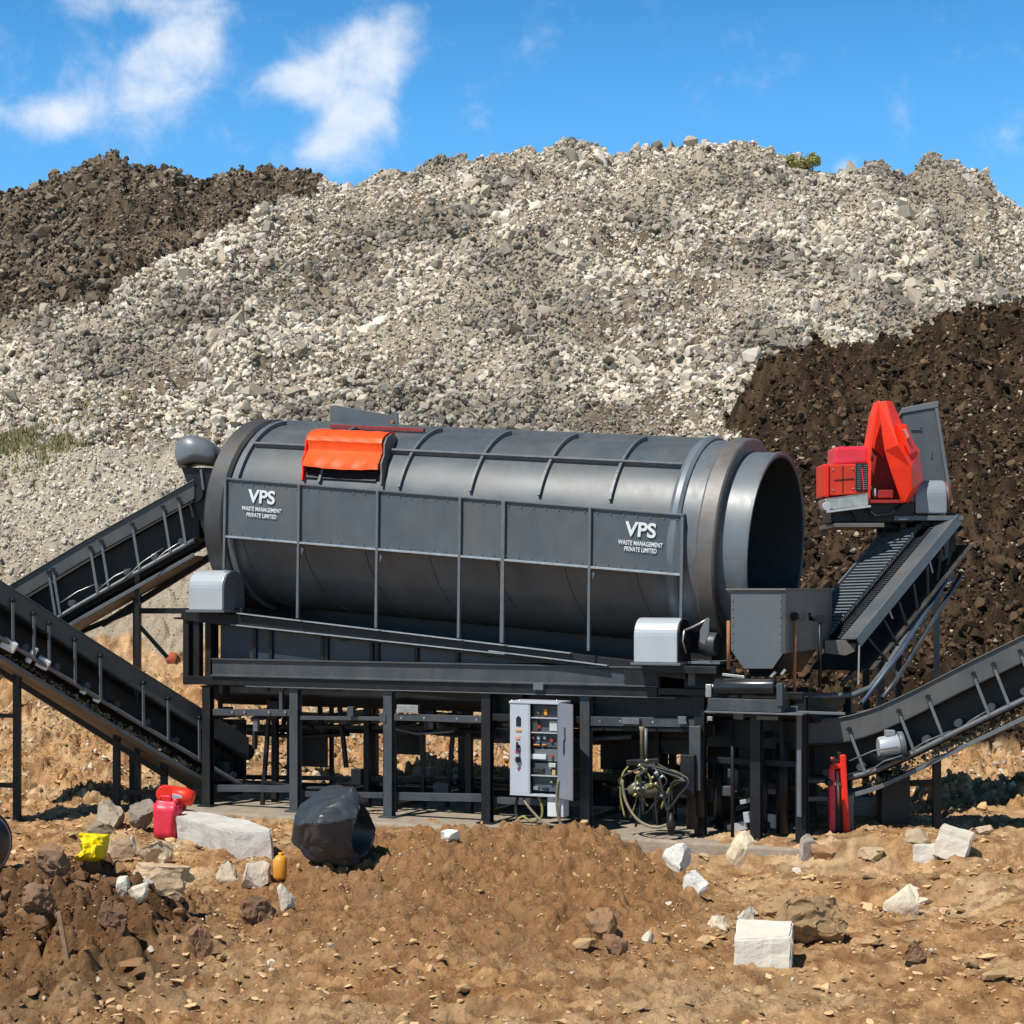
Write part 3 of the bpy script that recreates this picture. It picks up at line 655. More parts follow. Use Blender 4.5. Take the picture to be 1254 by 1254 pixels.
# small brackets, clamps, bolts
for (x, y, w_, a, h, mt) in ((430, 871, -.06, .09, .12, BLUEB), (345, 858, -.03, .05, .26, BLUEB), (470, 879, -.04, .09, .12, BLUEB), (500, 868, -.02, .30, .10, STEEL), (314, 888, .02, .07, .16, EDGE), (312, 905, .05, .05, .24, BLACK),
                             (870, 880, -.08, .06, .05, STEEL), (905, 876, -.08, .12, .09, EDGE), (940, 879, -.08, .25, .05, EDGE), (836, 882, -.07, .10, .09, EDGE), (773, 883, -.07, .22, .07, EDGE), (660, 841, -.12, .13, .08, EDGE),
                             (880, 840, -.2, .12, .08, BLACK), (848, 830, -.2, .09, .18, BLUEB)):
    p = L(x, y, w_); MB().box(p.x - a / 2, p.x + a / 2, w_ - .03, w_ + .03, p.z - h / 2, p.z + h / 2).build('bracket', mt, TR, bevel=.004)
for x, y in [(285, 872), (300, 872), (330, 872), (350, 872), (492, 879), (520, 879), (560, 880), (584, 881), (735, 883), (760, 883), (800, 884), (840, 885)]:
    p = L(x, y, -.075); MB().tube([p, p + Vector((0, -.02, 0))], .015, 6).build('bolt', STEEL, TR)
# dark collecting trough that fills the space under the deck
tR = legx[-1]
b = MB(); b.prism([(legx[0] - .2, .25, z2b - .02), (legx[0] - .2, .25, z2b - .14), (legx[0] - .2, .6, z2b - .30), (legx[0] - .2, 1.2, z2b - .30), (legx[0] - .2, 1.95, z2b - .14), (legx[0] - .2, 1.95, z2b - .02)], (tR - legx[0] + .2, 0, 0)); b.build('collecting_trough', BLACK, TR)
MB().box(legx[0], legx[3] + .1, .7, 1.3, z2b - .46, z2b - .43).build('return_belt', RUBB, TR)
for i in range(10):
    t_ = legx[0] + .3 + i * .7; MB().tube([(t_, .62, z2b - .49), (t_, 1.38, z2b - .49)], .035, 10).build('roller', BLUEB, TR)
# closed right bay panel; black sheets added to stand in for deep shade
MB().box(legx[4] + .07, legx[5] - .07, .06, .08, L(790, 882, .07).z, zc_ + .02).build('panel_and_shade_sheet', BLACK, TR, bevel=.003)
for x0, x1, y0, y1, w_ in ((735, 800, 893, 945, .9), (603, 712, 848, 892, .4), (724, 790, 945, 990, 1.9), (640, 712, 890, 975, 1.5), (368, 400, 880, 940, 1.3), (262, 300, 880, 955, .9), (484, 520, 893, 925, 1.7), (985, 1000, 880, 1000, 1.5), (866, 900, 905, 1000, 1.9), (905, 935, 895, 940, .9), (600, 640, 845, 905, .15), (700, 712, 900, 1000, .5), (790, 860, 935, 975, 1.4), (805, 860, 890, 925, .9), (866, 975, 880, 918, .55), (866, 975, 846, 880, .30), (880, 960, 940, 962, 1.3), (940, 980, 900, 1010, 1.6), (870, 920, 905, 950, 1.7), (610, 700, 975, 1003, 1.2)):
    p, q = L(x0, y0, w_), L(x1, y1, w_); MB().box(p.x, q.x, w_, w_ + .04, q.z, p.z).build('panel_and_shade_sheet', BLACK, TR, bevel=.003)
# pipes, cables and odd fittings under the deck
rc = random.Random(31)
for i in range(34):
    w_ = rc.uniform(.1, 1.6); x0 = rc.uniform(262, 800); x1 = x0 + rc.uniform(60, 190); y0 = rc.choice((872, 882, 890, 898, 955, 962)) + rc.uniform(-5, 5); a, c = L(x0, y0, w_), L(min(x1, 980), y0 + rc.uniform(-4, 8), w_); m = (a + c) / 2 - Vector((0, 0, rc.uniform(0, .09)))
    MB().tube([a, a.lerp(m, .6), m, m.lerp(c, .4), c], rc.choice((.012, .018, .03)), 7).build('pipe', rc.choice((BLACK, BLACK, BLUEB, EDGE)), TR)
for i in range(46):
    w_ = rc.uniform(.1, 1.5); x = rc.uniform(265, 970) if i % 2 else rc.uniform(730, 975); y = rc.choice((866, 880, 896, 950, 968)) + rc.uniform(-6, 6); p = L(x, y, w_); s1, s2 = rc.uniform(.03, .14), rc.uniform(.03, .14)
    MB().box(p.x - s1, p.x + s1, w_ - .05, w_ + .05, max(.02, p.z - s2), max(.06, p.z + s2)).build('fitting', rc.choice((BLACK, BLACK, BLUEB, EDGE)), TR, bevel=.01)
for i in range(24):
    w_ = rc.uniform(.3, 1.9); x = rc.uniform(262, 620) if i < 12 else rc.uniform(728, 975); p, q = L(x, 850, w_), L(x + rc.uniform(-12, 12), rc.choice((900, 940, 1000)), w_); q.z = max(q.z, .0)
    MB().bar(p, q, .05, .05, up=(0, 1, 0)).build('hanger', BLACK, TR)
# hydraulic unit and linkage in the bays at the right
b = MB()
for (x, y0, y1, w_, r) in ((857, 888, 1000, -.12, .055), (848, 925, 1015, -.15, .07), (897, 880, 1025, -.15, .022), (935, 935, 1020, .3, .05), (880, 930, 1015, .5, .06), (958, 910, 1020, .4, .07)):
    b.tube([L(x, y0, w_), L(x, y1, w_)], r, 12)
b.build('cylinder_post', BLACK, TR)
p = L(852, 889, -.16); MB().box(p.x - .07, p.x + .07, -.2, -.11, p.z - .75, p.z).build('jack_plate', BLUEB, TR, bevel=.008)
p = L(845, 924, -.22); MB().box(p.x - .1, p.x + .07, -.28, -.16, p.z - .5, p.z).build('jack_plate', BLACK, TR, bevel=.01)
for (x, y, dx, dz, mt) in ((921, 1000, .20, .12, GREYL), (903, 1016, .24, .1, SILV), (945, 1005, .14, .16, SILV), (916, 980, .2, .05, SILV)):
    p = L(x, y, .5); o_ = MB().box(-dx / 2, dx / 2, -.05, .05, -dz / 2, dz / 2).build('loose_sheet', mt, TR, bevel=.004); o_.location = (p.x, .5, max(p.z, dz / 2 + .02)); o_.rotation_euler = (0, .25 * math.sin(x), .3)

# motor covers (rounded boxes)
def cover(x0, x1, yt, yb, w0, dep, name, m1, m2, dark=False):
    p, q = L(x0, yb, w0), L(x1, yt, w0); h = q.z - p.z; r = min(dep, h) * .46
    pr = [(w0, p.z)]
    for k in range(9): a = math.pi - k * math.pi / 2 / 8; pr.append((w0 + r + r * math.cos(a), q.z - r + r * math.sin(a)))
    for k in range(9): a = math.pi / 2 - k * math.pi / 2 / 8; pr.append((w0 + dep - r + r * math.cos(a), q.z - r + r * math.sin(a)))
    pr.append((w0 + dep, p.z))
    b = MB(); b.prism([(p.x, w, z) for w, z in pr], (q.x - p.x, 0, 0)); o_ = b.build(name, m1, TR, bevel=.012, seg=3); 
    b = MB(); cw = w0 + dep / 2; cz = (p.z + q.z) / 2
    b.prism([(q.x + .002, cw + (w - cw) * .93, cz + (z - cz) * .94) for w, z in pr], (.012, 0, 0)); s_ = b.build('side_plate', m2, o_, bevel=.004)
    b = MB(); b.tube([(q.x + .012, cw, q.z - .14), (q.x + .03, cw, q.z - .14)], .045, 16); b.box(q.x + .012, q.x + .022, cw - .012, cw + .012, p.z + .08, p.z + .25); b.build('shaft_boss', BLACK if dark else GREYM, o_)
    MB().box(p.x - .03, q.x + .05, w0 - .03, w0 + dep + .03, p.z - .03, p.z - .002).build('cover_base', EDGE, o_, bevel=.004)
    return o_, p, q
cv, p, q = cover(231, 272, 698, 747, -.36, .52, 'left_motor_cover', SILV, GREYM)  # darker side plate paints in shade on the face turned from the sun
cv2, p2, q2 = cover(776, 829, 757, 811, -.42, .46, 'right_motor_cover', SILV, BLACK, True)
MB().box(p2.x + .1, q2.x + .45, -.35, .0, p2.z - .12, p2.z - .035).build('motor_shelf', BLACK, TR, bevel=.004)
# bent guard arm right of the motor
b = MB(); b.tube([L(836, 778, -.3), L(838, 772, -.34), L(848, 768, -.35), L(858, 763, -.34), L(868, 757, -.32)], .013, 8); b.tube([L(838, 772, -.34), L(836, 785, -.34), L(840, 800, -.3)], .012, 8); b.build('guard_arm', STEEL, TR)
b = MB(); b.prism([L(862, 762, -.36), L(869, 757, -.36), L(868, 775, -.36), L(863, 790, -.36), L(857, 786, -.36), L(857, 772, -.36)], (0, .03, 0)); b.build('guard_paddle', EDGE, TR, bevel=.004)
p = L(862, 810, -.2); MB().box(p.x - .35, p.x + .2, -.22, .5, p.z - .03, p.z).build('step_plate', EDGE, TR, bevel=.003)
# trunnion wheels that carry the riding track
for w_, nm in ((.28, 'trunnion_wheel'), (1.56, 'trunnion_wheel')):
    ss = SB + .46; base = C(ss, 1.33, R(-52) if w_ < 1 else R(-128)); dv = (base - C(ss, 0, 0)).normalized(); c_ = base + dv * .14
    MB().tube([c_ - AX * .1, c_ + AX * .1], .14, 24).build(nm, BLUEB, TR, bevel=.01)
    MB().bar(c_, Vector((c_.x, c_.y, c_.z - .45)), .1, .14, up=(0, 1, 0)).build('trunnion_stand', BLACK, TR)
    ss = .05; base = C(ss, 1.33, R(-52) if w_ < 1 else R(-128)); dv = (base - C(ss, 0, 0)).normalized(); c_ = base + dv * .14
    MB().tube([c_ - AX * .1, c_ + AX * .1], .14, 24).build(nm, BLUEB, TR, bevel=.01)
    MB().bar(c_, Vector((c_.x, c_.y, c_.z - .35)), .1, .14, up=(0, 1, 0)).build('trunnion_stand', BLACK, TR)
# black closing panels in the dark gap left of the hopper
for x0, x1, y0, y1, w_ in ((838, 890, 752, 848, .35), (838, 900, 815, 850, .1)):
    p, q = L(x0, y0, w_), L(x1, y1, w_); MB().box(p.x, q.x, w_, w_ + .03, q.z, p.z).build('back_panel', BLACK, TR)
# right deck frame
MB().bar(L(808, 846, -.02), L(985, 852, -.02), .14, .08).build('deck_beam', BLACK, TR, bevel=.004)
MB().bar(L(808, 842, 2.05), L(985, 846, 2.05), .14, .08).build('deck_beam', BLACK, TR, bevel=.004)
# outlet hopper
wf, wb = -.30, 1.75
H = lambda x, y: L(x, y, wf)
pts = [H(895, 723), H(959, 723), H(959, 800), H(946, 819), H(911, 819), H(895, 796)]
hp = MB().prism(pts, (0, .016, 0)).build('outlet_hopper', mat('hopper_paint', (.085, .105, .122), rough=.42, var=.12, vscale=3, dust=.15), TR, bevel=.004)
tr0, tr1 = pts[1].x, L(1008, 760, wb).x
sp = [(tr0, wf + .016, pts[1].z), (tr0, wb, pts[1].z), (tr0, wb, pts[2].z), (tr0, wf + .016, pts[2].z)]
MB().prism(sp, (.016, 0, 0)).build('hopper_side', BROWNP, hp, bevel=.003)
MB().prism([(pts[0].x, wf + .02, pts[0].z), (pts[0].x, wb, pts[0].z), (pts[0].x, wb, pts[5].z), (pts[0].x, wf + .02, pts[5].z)], (.014, 0, 0)).build('hopper_side', BROWNP, hp)
MB().box(pts[0].x, tr0, wb, wb + .016, pts[2].z, pts[1].z).build('hopper_back', BROWNP, hp)
zt = pts[0].z
b = MB(); b.box(pts[0].x - .05, tr0 + .04, wf - .03, wf + .03, zt, zt + .022); b.box(tr0 - .01, tr0 + .04, wf + .031, wb + .03, zt, zt + .022); b.box(pts[0].x - .05, pts[0].x, wf + .031, wb + .03, zt, zt + .022); b.build('hopper_rim', BROWNP, hp, bevel=.003)
MB().box(tr0 - .02, tr0 + .03, wf - .006, wf - .001, pts[2].z, zt - .001).build('corner_strip', BLUEB, hp)
MB().prism([(pts[5].x + .1, wf + .1, pts[5].z), (pts[2].x, wf + .1, pts[2].z), (pts[3].x - .1, wf + .25, pts[3].z - .1), (pts[4].x, wf + .25, pts[4].z - .1)], (0, 1.3, 0)).build('hopper_throat', BLACK, hp)
for k in range(7):
    for p in (H(897.5, 735 + k * 10), H(956, 735 + k * 10)): rivet(p, hp, STEEL)
# knobbed rods
for x, y0, y1, w_, mt, wk in ((973, 757, 858, -.02, RUST, True), (1004, 760, 842, .55, BLACK, True), (892, 760, 820, -.3, RUST, False)):
    t0 = L(x, y0, w_)
    MB().tube([t0, L(x, y1, w_)], .022, 8).build('control_rod', mt, TR)
    if wk:
        b = MB(); b.tube([t0 + Vector((-.10, 0, .02)), t0 + Vector((.03, 0, .02))], .028, 10); b.tube([t0 + Vector((-.12, 0, -.0)), t0 + Vector((-.12, 0, .09))], .016, 8); b.tube([t0 + Vector((0, .03, .02)), t0 + Vector((0, -.03, .02))], .05, 12); b.build('rod_clamp', BLACK, TR)
# discharge roller and its bearers
y_ = 841; p, q = L(876, y_, -.34), L(950, y_, -.34)
MB().tube([p, q], .095, 28).build('discharge_roller', mat('roller_black', (.035, .04, .045), rough=.25, metal=.5, var=.3, vscale=4), TR, bevel=.01)
b = MB(); b.tube([p - Vector((.10, 0, 0)), p], .03, 12); b.box(p.x - .10, p.x - .03, -.40, -.28, p.z - .12, p.z + .03); b.build('bearing', STEEL, TR, bevel=.008)
b = MB(); b.tube([q, q + Vector((.12, 0, 0))], .03, 12); b.box(q.x + .03, q.x + .10, -.42, -.26, p.z - .2, p.z + .06); b.build('bearing', BLUEB, TR, bevel=.008)
p = L(868, 861, -.36); q = L(958, 862, -.36); MB().box(p.x, q.x, -.4, -.05, p.z - .08, p.z + .06).build('roller_bearer', BLUEB, TR, bevel=.004)
MB().box(p.x - .03, q.x + .25, -.43, -.05, p.z - .105, p.z - .085).build('roller_tray', EDGE, TR, bevel=.003)
for p_, q_ in ((L(885, 826, -.3), L(912, 829, -.3)), (L(944, 829, -.4), L(950, 823, -.4)), (L(957, 826, -.4), L(962, 820, -.4))): MB().bar(p_, q_, .04, .03).build('scraper', STEEL, TR, bevel=.003)
# light corner post at the frame's right end
MB().bar(L(979, 872, -.14), L(979, 1000, -.14), .05, .05, up=(0, 1, 0)).build('corner_post', EDGE, TR, bevel=.004)
MB().bar(L(977, 872, -.14), L(1035, 874, -.14), .05, .03).build('corner_rail', EDGE, TR, bevel=.003)
# ribbed feed chute on the left end: curved grey hood
HD = thing('feed_hood', 'rounded grey sheet hood over the upper left conveyor head, beside the dark drum ring', 'hood', (0, 0, 0))
Dh = 24.3
hood_pts = [(222, 574), (219, 566), (217, 556), (218, 548), (223, 540), (230, 535.5), (237, 534), (245, 535), (254, 538), (262, 543), (268, 549), (272, 560), (273, 571), (262, 571), (252, 570), (242, 569), (232, 571)]
b = MB(); cen = P(246, 556, Dh); N = 18; rows = []
for i in range(N + 1):
    f = i / N * 2 - 1; k = (1 - abs(f) ** 4) ** .4; rows.append([b.bm.verts.new(Vector((cen.x, 0, cen.z)) + (Vector((P(x, y, Dh).x, 0, P(x, y, Dh).z)) - Vector((cen.x, 0, cen.z))) * (.25 + .75 * k) + Vector((0, Dh - CAM_D + f * .42, 0)) ) for x, y in hood_pts])
for r0, r1 in zip(rows, rows[1:]):
    for j in range(len(hood_pts)): b.bm.faces.new((r0[j], r0[(j + 1) % len(hood_pts)], r1[(j + 1) % len(hood_pts)], r1[j]))
b.bm.faces.new(rows[0]); b.bm.faces.new(rows[-1][::-1])
o_ = b.build('hood_shell', mat('hood_grey', (.13, .15, .17), rough=.38, var=.15, vscale=4, dust=.15), HD); o_.data.shade_smooth()
b = MB(); b.prism([P(222, 572, Dh - .3), P(262, 573, Dh - .3), P(262, 660, Dh - .3), P(252, 660, Dh - .3)], (0, .6, 0)); b.build('chute_box', BLACK, HD, bevel=.01)
for (x0, y0, x1, y1) in ((226, 590, 237, 634), (246, 575, 249, 600)):
    MB().bar(P(x0, y0, Dh - .33), P(x1, y1, Dh - .33), .03, .02).build('chute_strap', EDGE, HD)

# ------------------------------------------------------------------ conveyors
CONV = mat('conveyor_paint', (.066, .072, .076), rough=.45, var=.2, vscale=4, dust=.25)
def conveyor(name, label, top, W, plate=.27, rz=.58, pan=.80, struts=(), lower_r=.03, rollers=7, group='belt conveyors round the drum screen', back=None, bits=True, pan_m=None, lean=0.):
    """top: points of the near side plate's top edge, low end first; back: horizontal unit vector across the belt, away from the near side"""
    root = thing(name, label, 'conveyor', (0, 0, 0), 0, group)
    top = [Vector(p) for p in top]; h = top[-1] - top[0]; h.z = 0; h.normalize()
    if back is None:
        back = Vector((-h.y, h.x, 0)); back = back if back.y > 0 else -back
    Z = Vector((0, 0, 1)); far = back * W
    # resample
    seg = []; 
    def at(f):
        d = [(b_ - a_).length for a_, b_ in zip(top, top[1:])]; T = sum(d) * f
        for i, l in enumerate(d):
            if T <= l or i == len(d) - 1: return top[i].lerp(top[i + 1], T / l)
            T -= l
    fs = [i / 24 for i in range(25)]
    def strip(off0, off1, side, th, nm, mt, f0=0., f1=1., par=root, bev=.004):
        b = MB(); rows = []
        for f in fs:
            p = at(f0 + (f1 - f0) * f) + side
            rows.append([b.bm.verts.new(q) for q in (p - Z * off0, p - Z * off1, p - Z * off1 + back * th, p - Z * off0 + back * th)])
        for a, c in zip(rows, rows[1:]):
            for k in range(4): b.bm.faces.new((a[k], a[(k + 1) % 4], c[(k + 1) % 4], c[k]))
        b.bm.faces.new(rows[0][::-1]); b.bm.faces.new(rows[-1]); return b.build(nm, mt, par, bevel=bev)
    for sd_ in (Vector((0, 0, 0)), far):
        strip(0, plate, sd_, .012, 'side_plate', CONV)
        strip(-.012, 0.0, sd_ - back * .03, .07, 'top_flange', EDGE)
        strip(plate - .02, plate, sd_ - back * .03, .028, 'bottom_flange', BLACK)
        # lower rails
        b = MB(); b.tube([at(f) + sd_ - Z * rz - back * .02 for f in fs], lower_r, 8); b.build('lower_rail', EDGE, root)
        strip(pan - .055, pan, sd_ - back * .03, .03, 'pan_edge', EDGE)
    strip(.05, .07, back * .03, W - .06, 'belt', RUBB); strip(plate, rz + .06, back * .30, .012, 'gap_shade_sheet', BLACK); strip(plate, rz + .06, back * (W - .06), .012, 'gap_shade_sheet', BLACK)  # dark sheets inside the gap stand in for the belt's underside shadow
    strip(pan - .02, pan, back * .001, W - .02, 'bottom_pan', pan_m or BROWNP)
    strip(rz - .04, rz - .02, back * .06, W - .12, 'return_belt', RUBB)
    for f in struts:
        p = at(f); f2 = min(1, max(0, f + lean)); q = at(f2)
        MB().bar(p - Z * (plate * .55) - back * .035, q - Z * (rz + .01) - back * .045, .035, .022, up=back).build('strut', EDGE, root, bevel=.003)
        MB().tube([p - Z * (plate * .5) - back * .02, p - Z * (plate * .5) - back * .07], .028, 8).build('pivot', BLACK, root)
        MB().bar(p - Z * (plate * .95) + far, q - Z * (rz + .01) + far, .035, .022, up=back).build('strut', EDGE, root)
    for i in range(rollers):
        p = at((i + .5) / rollers)
        MB().tube([p - Z * (rz - .09) + back * .02, p - Z * (rz - .09) + far - back * .02], .045, 12).build('roller', BLUEB, root)
    for f, dz in ((0, .18), (1, .18)):
        p = at(f); MB().tube([p - Z * dz + back * .02, p - Z * dz + far - back * .02], .11, 18).build('end_drum', BLACK, root)
    return root, at, far, back
def post(root, x, yt, yb, D, w=.09, name='post', mt=BLACK):
    a, b_ = P(x, yt, D), P(x, yb, D); b_.z = min(b_.z, zat(b_.x, b_.y)) - .05
    MB().bar(a, b_, w, w, up=(0, 1, 0)).build(name, mt, root, bevel=.004)
# upper left
r, at, far, bk = conveyor('belt_conveyor', 'upper left dark conveyor climbing right to the grey hood, behind the nearer left one', [P(-30, 744, 23.6), P(20, 713, 23.65), P(100, 665, 23.75), P(238, 588, 23.9)], .85,
    plate=.26, rz=.80, pan=1.02, struts=(.16, .34, .36, .53, .58, .72, .86, .93), rollers=8, lean=.035, back=Vector((.05, .998, 0)))
post(r, 168, 700, 850, 24.6, .10); post(r, 168, 700, 850, 23.9, .06)
MB().bar(P(125, 765, 24.7), P(262, 680, 24.7), .09, .08).build('brace', BLACK, r); MB().bar(P(60, 790, 24.7), P(168, 745, 24.7), .07, .07).build('brace', BLACK, r)
MB().bar(P(168, 748, 24.2), P(232, 748, 23.95), .10, .07).build('brace', BLACK, r)
b = MB(); b.bar(P(165, 760, 24.3), P(205, 805, 24.3), .05, .05); b.build('brace', BLACK, r)
for (x0, y0, x1, y1) in ((70, 735, 120, 708), (120, 716, 160, 690), (150, 705, 200, 665), (180, 690, 225, 655)):
    p, q = P(x0, y0 + 6, 23.68), P(x1, y1 + 6, 23.75); m = (p + q) / 2 + Vector((0, -.03, .03)); MB().tube([p, p.lerp(m, .5), m, m.lerp(q, .5), q], .007, 6).build('cable', STEEL, r)
# lower left
r, at, far, bk = conveyor('belt_conveyor', 'lower left dark conveyor running down from the left edge under the drum frame', [P(305, 905, 24.6), P(252, 872, 24.2), P(150, 808, 23.4), P(0, 712, 22.2), P(-150, 616, 21.0)], .80,
    plate=.29, rz=.70, pan=.96, struts=(.15, .24, .31, .43, .50, .57, .61, .665, .78, .9), rollers=12, pan_m=mat('pan_tan', (.17, .14, .11), rough=.6, var=.35, vscale=4, dust=.4))
for (x, yt, yb, D) in ((21, 825, 978, 22.7), (143, 900, 985, 23.7), (163, 912, 985, 24.2), (201, 935, 985, 24.1)): post(r, x, yt, yb, D)
MB().bar(P(0, 876, 22.7), P(24, 877, 22.7), .06, .05).build('brace', BLACK, r); MB().bar(P(-40, 960, 22.7), P(24, 962, 22.7), .06, .06).build('brace', BLACK, r); MB().bar(P(-6, 818, 22.5), P(200, 948, 24.0), .05, .07).build('brace', BLACK, r)
MB().bar(P(143, 970, 23.7), P(250, 970, 24.1), .07, .07).build('brace', BLACK, r)
for (x, y, w_, h_) in ((52, 812, .17, .14), (38, 802, .07, .22), (102, 846, .09, .07), (118, 856, .1, .08), (10, 790, .2, .14)):
    D_ = 22.18 + x * .008; p = P(x, y, D_); o_ = MB().box(-w_ / 2, w_ / 2, -.05, .05, -h_ / 2, h_ / 2).build('plastic_scrap', mat('scrap_white', (.62, .64, .64), rough=.5, var=.25, vscale=9), None, bevel=.02)
    o_.location = p + Vector((0, .03, 0)); o_.rotation_euler = (.2, .5, .3 * (x % 3)); tag(o_, {52: 'largest white plastic scrap caught on the lower left conveyor', 38: 'narrow upright white scrap on the lower left conveyor, beside the largest one', 102: 'upper of two small white scraps low on the left conveyor', 118: 'lower of two small white scraps low on the left conveyor', 10: 'pale scrap at the left edge of the lower left conveyor'}[x], 'scrap', 'plastic scraps caught on the lower left conveyor')
# lower right, bent
r, at, far, bk = conveyor('belt_conveyor', 'long dark conveyor bending up to the right edge in front of the dark soil heap', [P(990, 882, 21.3), P(1030, 880, 21.15), P(1070, 869, 21.0), P(1120, 846, 20.85), P(1180, 815, 20.65), P(1254, 779, 20.4), P(1400, 705, 19.9)], .85,
    plate=.30, rz=.72, pan=.96, struts=(.12, .27, .36, .50, .56, .64, .70, .78, .86), rollers=10, lean=.05)
post(r, 1147, 925, 990, 21.2); post(r, 1330, 850, 1010, 20.9); MB().bar(P(1085, 960, 21.5), P(1150, 958, 21.2), .07, .07).build('brace', BLACK, r)
p = P(1090, 950, 21.4); MB().box(p.x - .12, p.x + .22, p.y - .1, p.y + .2, zat(p.x, p.y) - .05, p.z + .05).build('drive_stand', BLACK, r, bevel=.01)
for k, (x0, y0, x1, y1) in enumerate(((1060, 948, 1105, 925), (1100, 930, 1165, 895), (1165, 905, 1210, 870), (1040, 932, 1100, 915))):
    p, q = P(x0, y0, 20.7), P(x1, y1, 20.55); MB().tube([p, (p + q) / 2 + Vector((0, 0, .04)), q], .009, 6).build('cable', EDGE, r)
# white and blue motor sitting in it
mo = thing('electric_motor', 'small silver blue motor mounted low on the long right conveyor', 'motor'); mp = P(1090, 913, 20.75)
MB().tube([mp + Vector((-.14, 0, -.02)), mp + Vector((-.10, 0, -.018)), mp + Vector((.10, 0, .02))], [.11, .12, .12], 20).build('motor_body', SILV, mo, bevel=.01)
MB().tube([mp + Vector((.10, 0, .02)), mp + Vector((.16, 0, .03))], .14, 20).build('motor_flange', GREYM, mo, bevel=.01)
MB().box(mp.x - .06, mp.x + .05, mp.y - .06, mp.y + .06, mp.z + .11, mp.z + .18).build('terminal_box', SILV2, mo, bevel=.01)
MB().box(mp.x - .18, mp.x + .2, mp.y - .12, mp.y + .3, mp.z - .16, mp.z - .12).build('motor_foot', BLACK, mo)

# steep ribbed conveyor at the right
SB_ = thing('belt_conveyor', 'steep conveyor with finely ribbed belt carrying the red unit above the soil heap', 'conveyor', (0, 0, 0), 0, 'belt conveyors round the drum screen')
Al, Bl = P(976, 784, 22.3), P(1102, 637, 24.0); Ar = P(1046, 784, 21.6); Wv = Ar - Al; 
dirv = (Bl - Al); Br = Bl + Wv
nrm = dirv.cross(Wv).normalized(); nrm = nrm if nrm.z > 0 else -nrm
b = MB(); K = 62
for k in range(K):          # the belt with its cleats as one surface
    a0, a1, a2 = k / K, (k + .55) / K, (k + 1) / K
    p0, p1, p2 = (Al + dirv * a for a in (a0, a1, a2))
    W2 = Wv * .56
    b.face([p0, p0 + W2, p1 + W2 + nrm * .04, p1 + nrm * .04]); b.face([p1 + nrm * .04, p1 + W2 + nrm * .04, p2 + W2, p2])
b.build('ribbed_belt', mat('belt_grey', (.060, .072, .085), rough=.5, var=.15, vscale=3, dust=.1), SB_)
b = MB()
for k in range(40):
    p = Al + dirv * ((k + .5) / 40) + nrm * .045; b.bar(p + Wv * .02, p + Wv * .55, .028, .03, up=nrm)
b.build('belt_cleats', mat('cleat_rubber', (.13, .15, .17), rough=.5, var=.15), SB_)
def slab4(p, q, wv, th, nm, mt, bev=.004, up=None):
    u_ = (up or nrm) * th; b = MB(); b.hexa([p, p + wv, q + wv, q, p + u_, p + wv + u_, q + wv + u_, q + u_]); return b.build(nm, mt, SB_, bevel=bev)
slab4(Al - nrm * .05, Bl - nrm * .05, Wv, .03, 'belt_bed', BLACK)
slab4(Al - nrm * .12 - Wv * .04, Bl - nrm * .12 - Wv * .04, Wv * .035, .2, 'side_plate', EDGE)
slab4(Al + Wv * .78, Bl + Wv * .78, Wv * .25, .02, 'skirt_plate', PAINT, up=nrm)
slab4(Al + Wv * 1.035 - nrm * .10, Bl + Wv * 1.035 - nrm * .10 , Wv * .025, .14, 'side_plate', EDGE)
b = MB()
for k in range(0, K, 1):
    p = Al + dirv * ((k + .5) / K) + Wv * .78 + nrm * .02; b.bar(p, p - Wv * .06 , .016, .02, up=nrm)
b.build('toothed_edge', BLUEB, SB_)
lo = [P(978, 856, 21.2), P(1010, 853, 21.3), P(1045, 851, 21.4), P(1066, 842, 21.5), P(1082, 822, 21.7), P(1118, 765, 22.4), P(1164, 692, 23.3)]
lo2 = [p + Vector((.14, 0, -.13)) for p in lo[3:]]
MB().tube(lo, .035, 8).build('lower_rail', EDGE, SB_); MB().tube(lo2, .03, 8).build('lower_rail', BLUEB, SB_); MB().tube([p + Vector((-.25, .5, 0)) for p in lo[3:]], .03, 8).build('lower_rail', BLUEB, SB_)
MB().tube([P(1055, 862, 21.3), P(1102, 800, 21.9), P(1166, 700, 23.2)], .028, 8).build('lower_rail', mat('blue_rail', (.05, .075, .12), rough=.4, dust=.1, var=.2), SB_)
for i in range(7):
    f = (i + .5) / 7; p = lo[4].lerp(lo[6], f); MB().bar(p, p + Vector((.12, 0, -.16)), .03, .04).build('lattice_bar', EDGE, SB_)
    q = Al + dirv * f + Wv * 1.05 - nrm * .12; MB().bar(q, p, .03, .03).build('lattice_bar', BLACK, SB_)
for x0, y0, x1, y1, D in ((1133, 665, 1143, 705, 23.2), (1088, 745, 1100, 775, 22.6), (1052, 790, 1051, 838, 21.6), (1150, 640, 1152, 690, 23.7)):
    MB().bar(P(x0, y0, D), P(x1, y1, D), .02, .02).build('rod', STEEL if x0 < 1140 else EDGE, SB_)
slab4(Al - nrm * .45, Bl - nrm * .45, Wv * 1.1, .02, 'return_belt', RUBB)
a_ = P(1147, 690, 23.9); g_ = Vector((a_.x, a_.y, zat(a_.x, a_.y) - .1)); MB().bar(a_, g_, .07, .07, up=(0, 1, 0)).build('post', EDGE, SB_, bevel=.004)
a_ = P(1060, 815, 22.9); g_ = Vector((a_.x, a_.y, zat(a_.x, a_.y) - .1)); MB().bar(a_, g_, .08, .08, up=(0, 1, 0)).build('post', BLACK, SB_)
a_ = P(1100, 640, 24.4); g_ = Vector((a_.x, a_.y, zat(a_.x, a_.y) - .1)); MB().bar(a_, g_, .08, .08, up=(0, 1, 0)).build('post', BLACK, SB_)
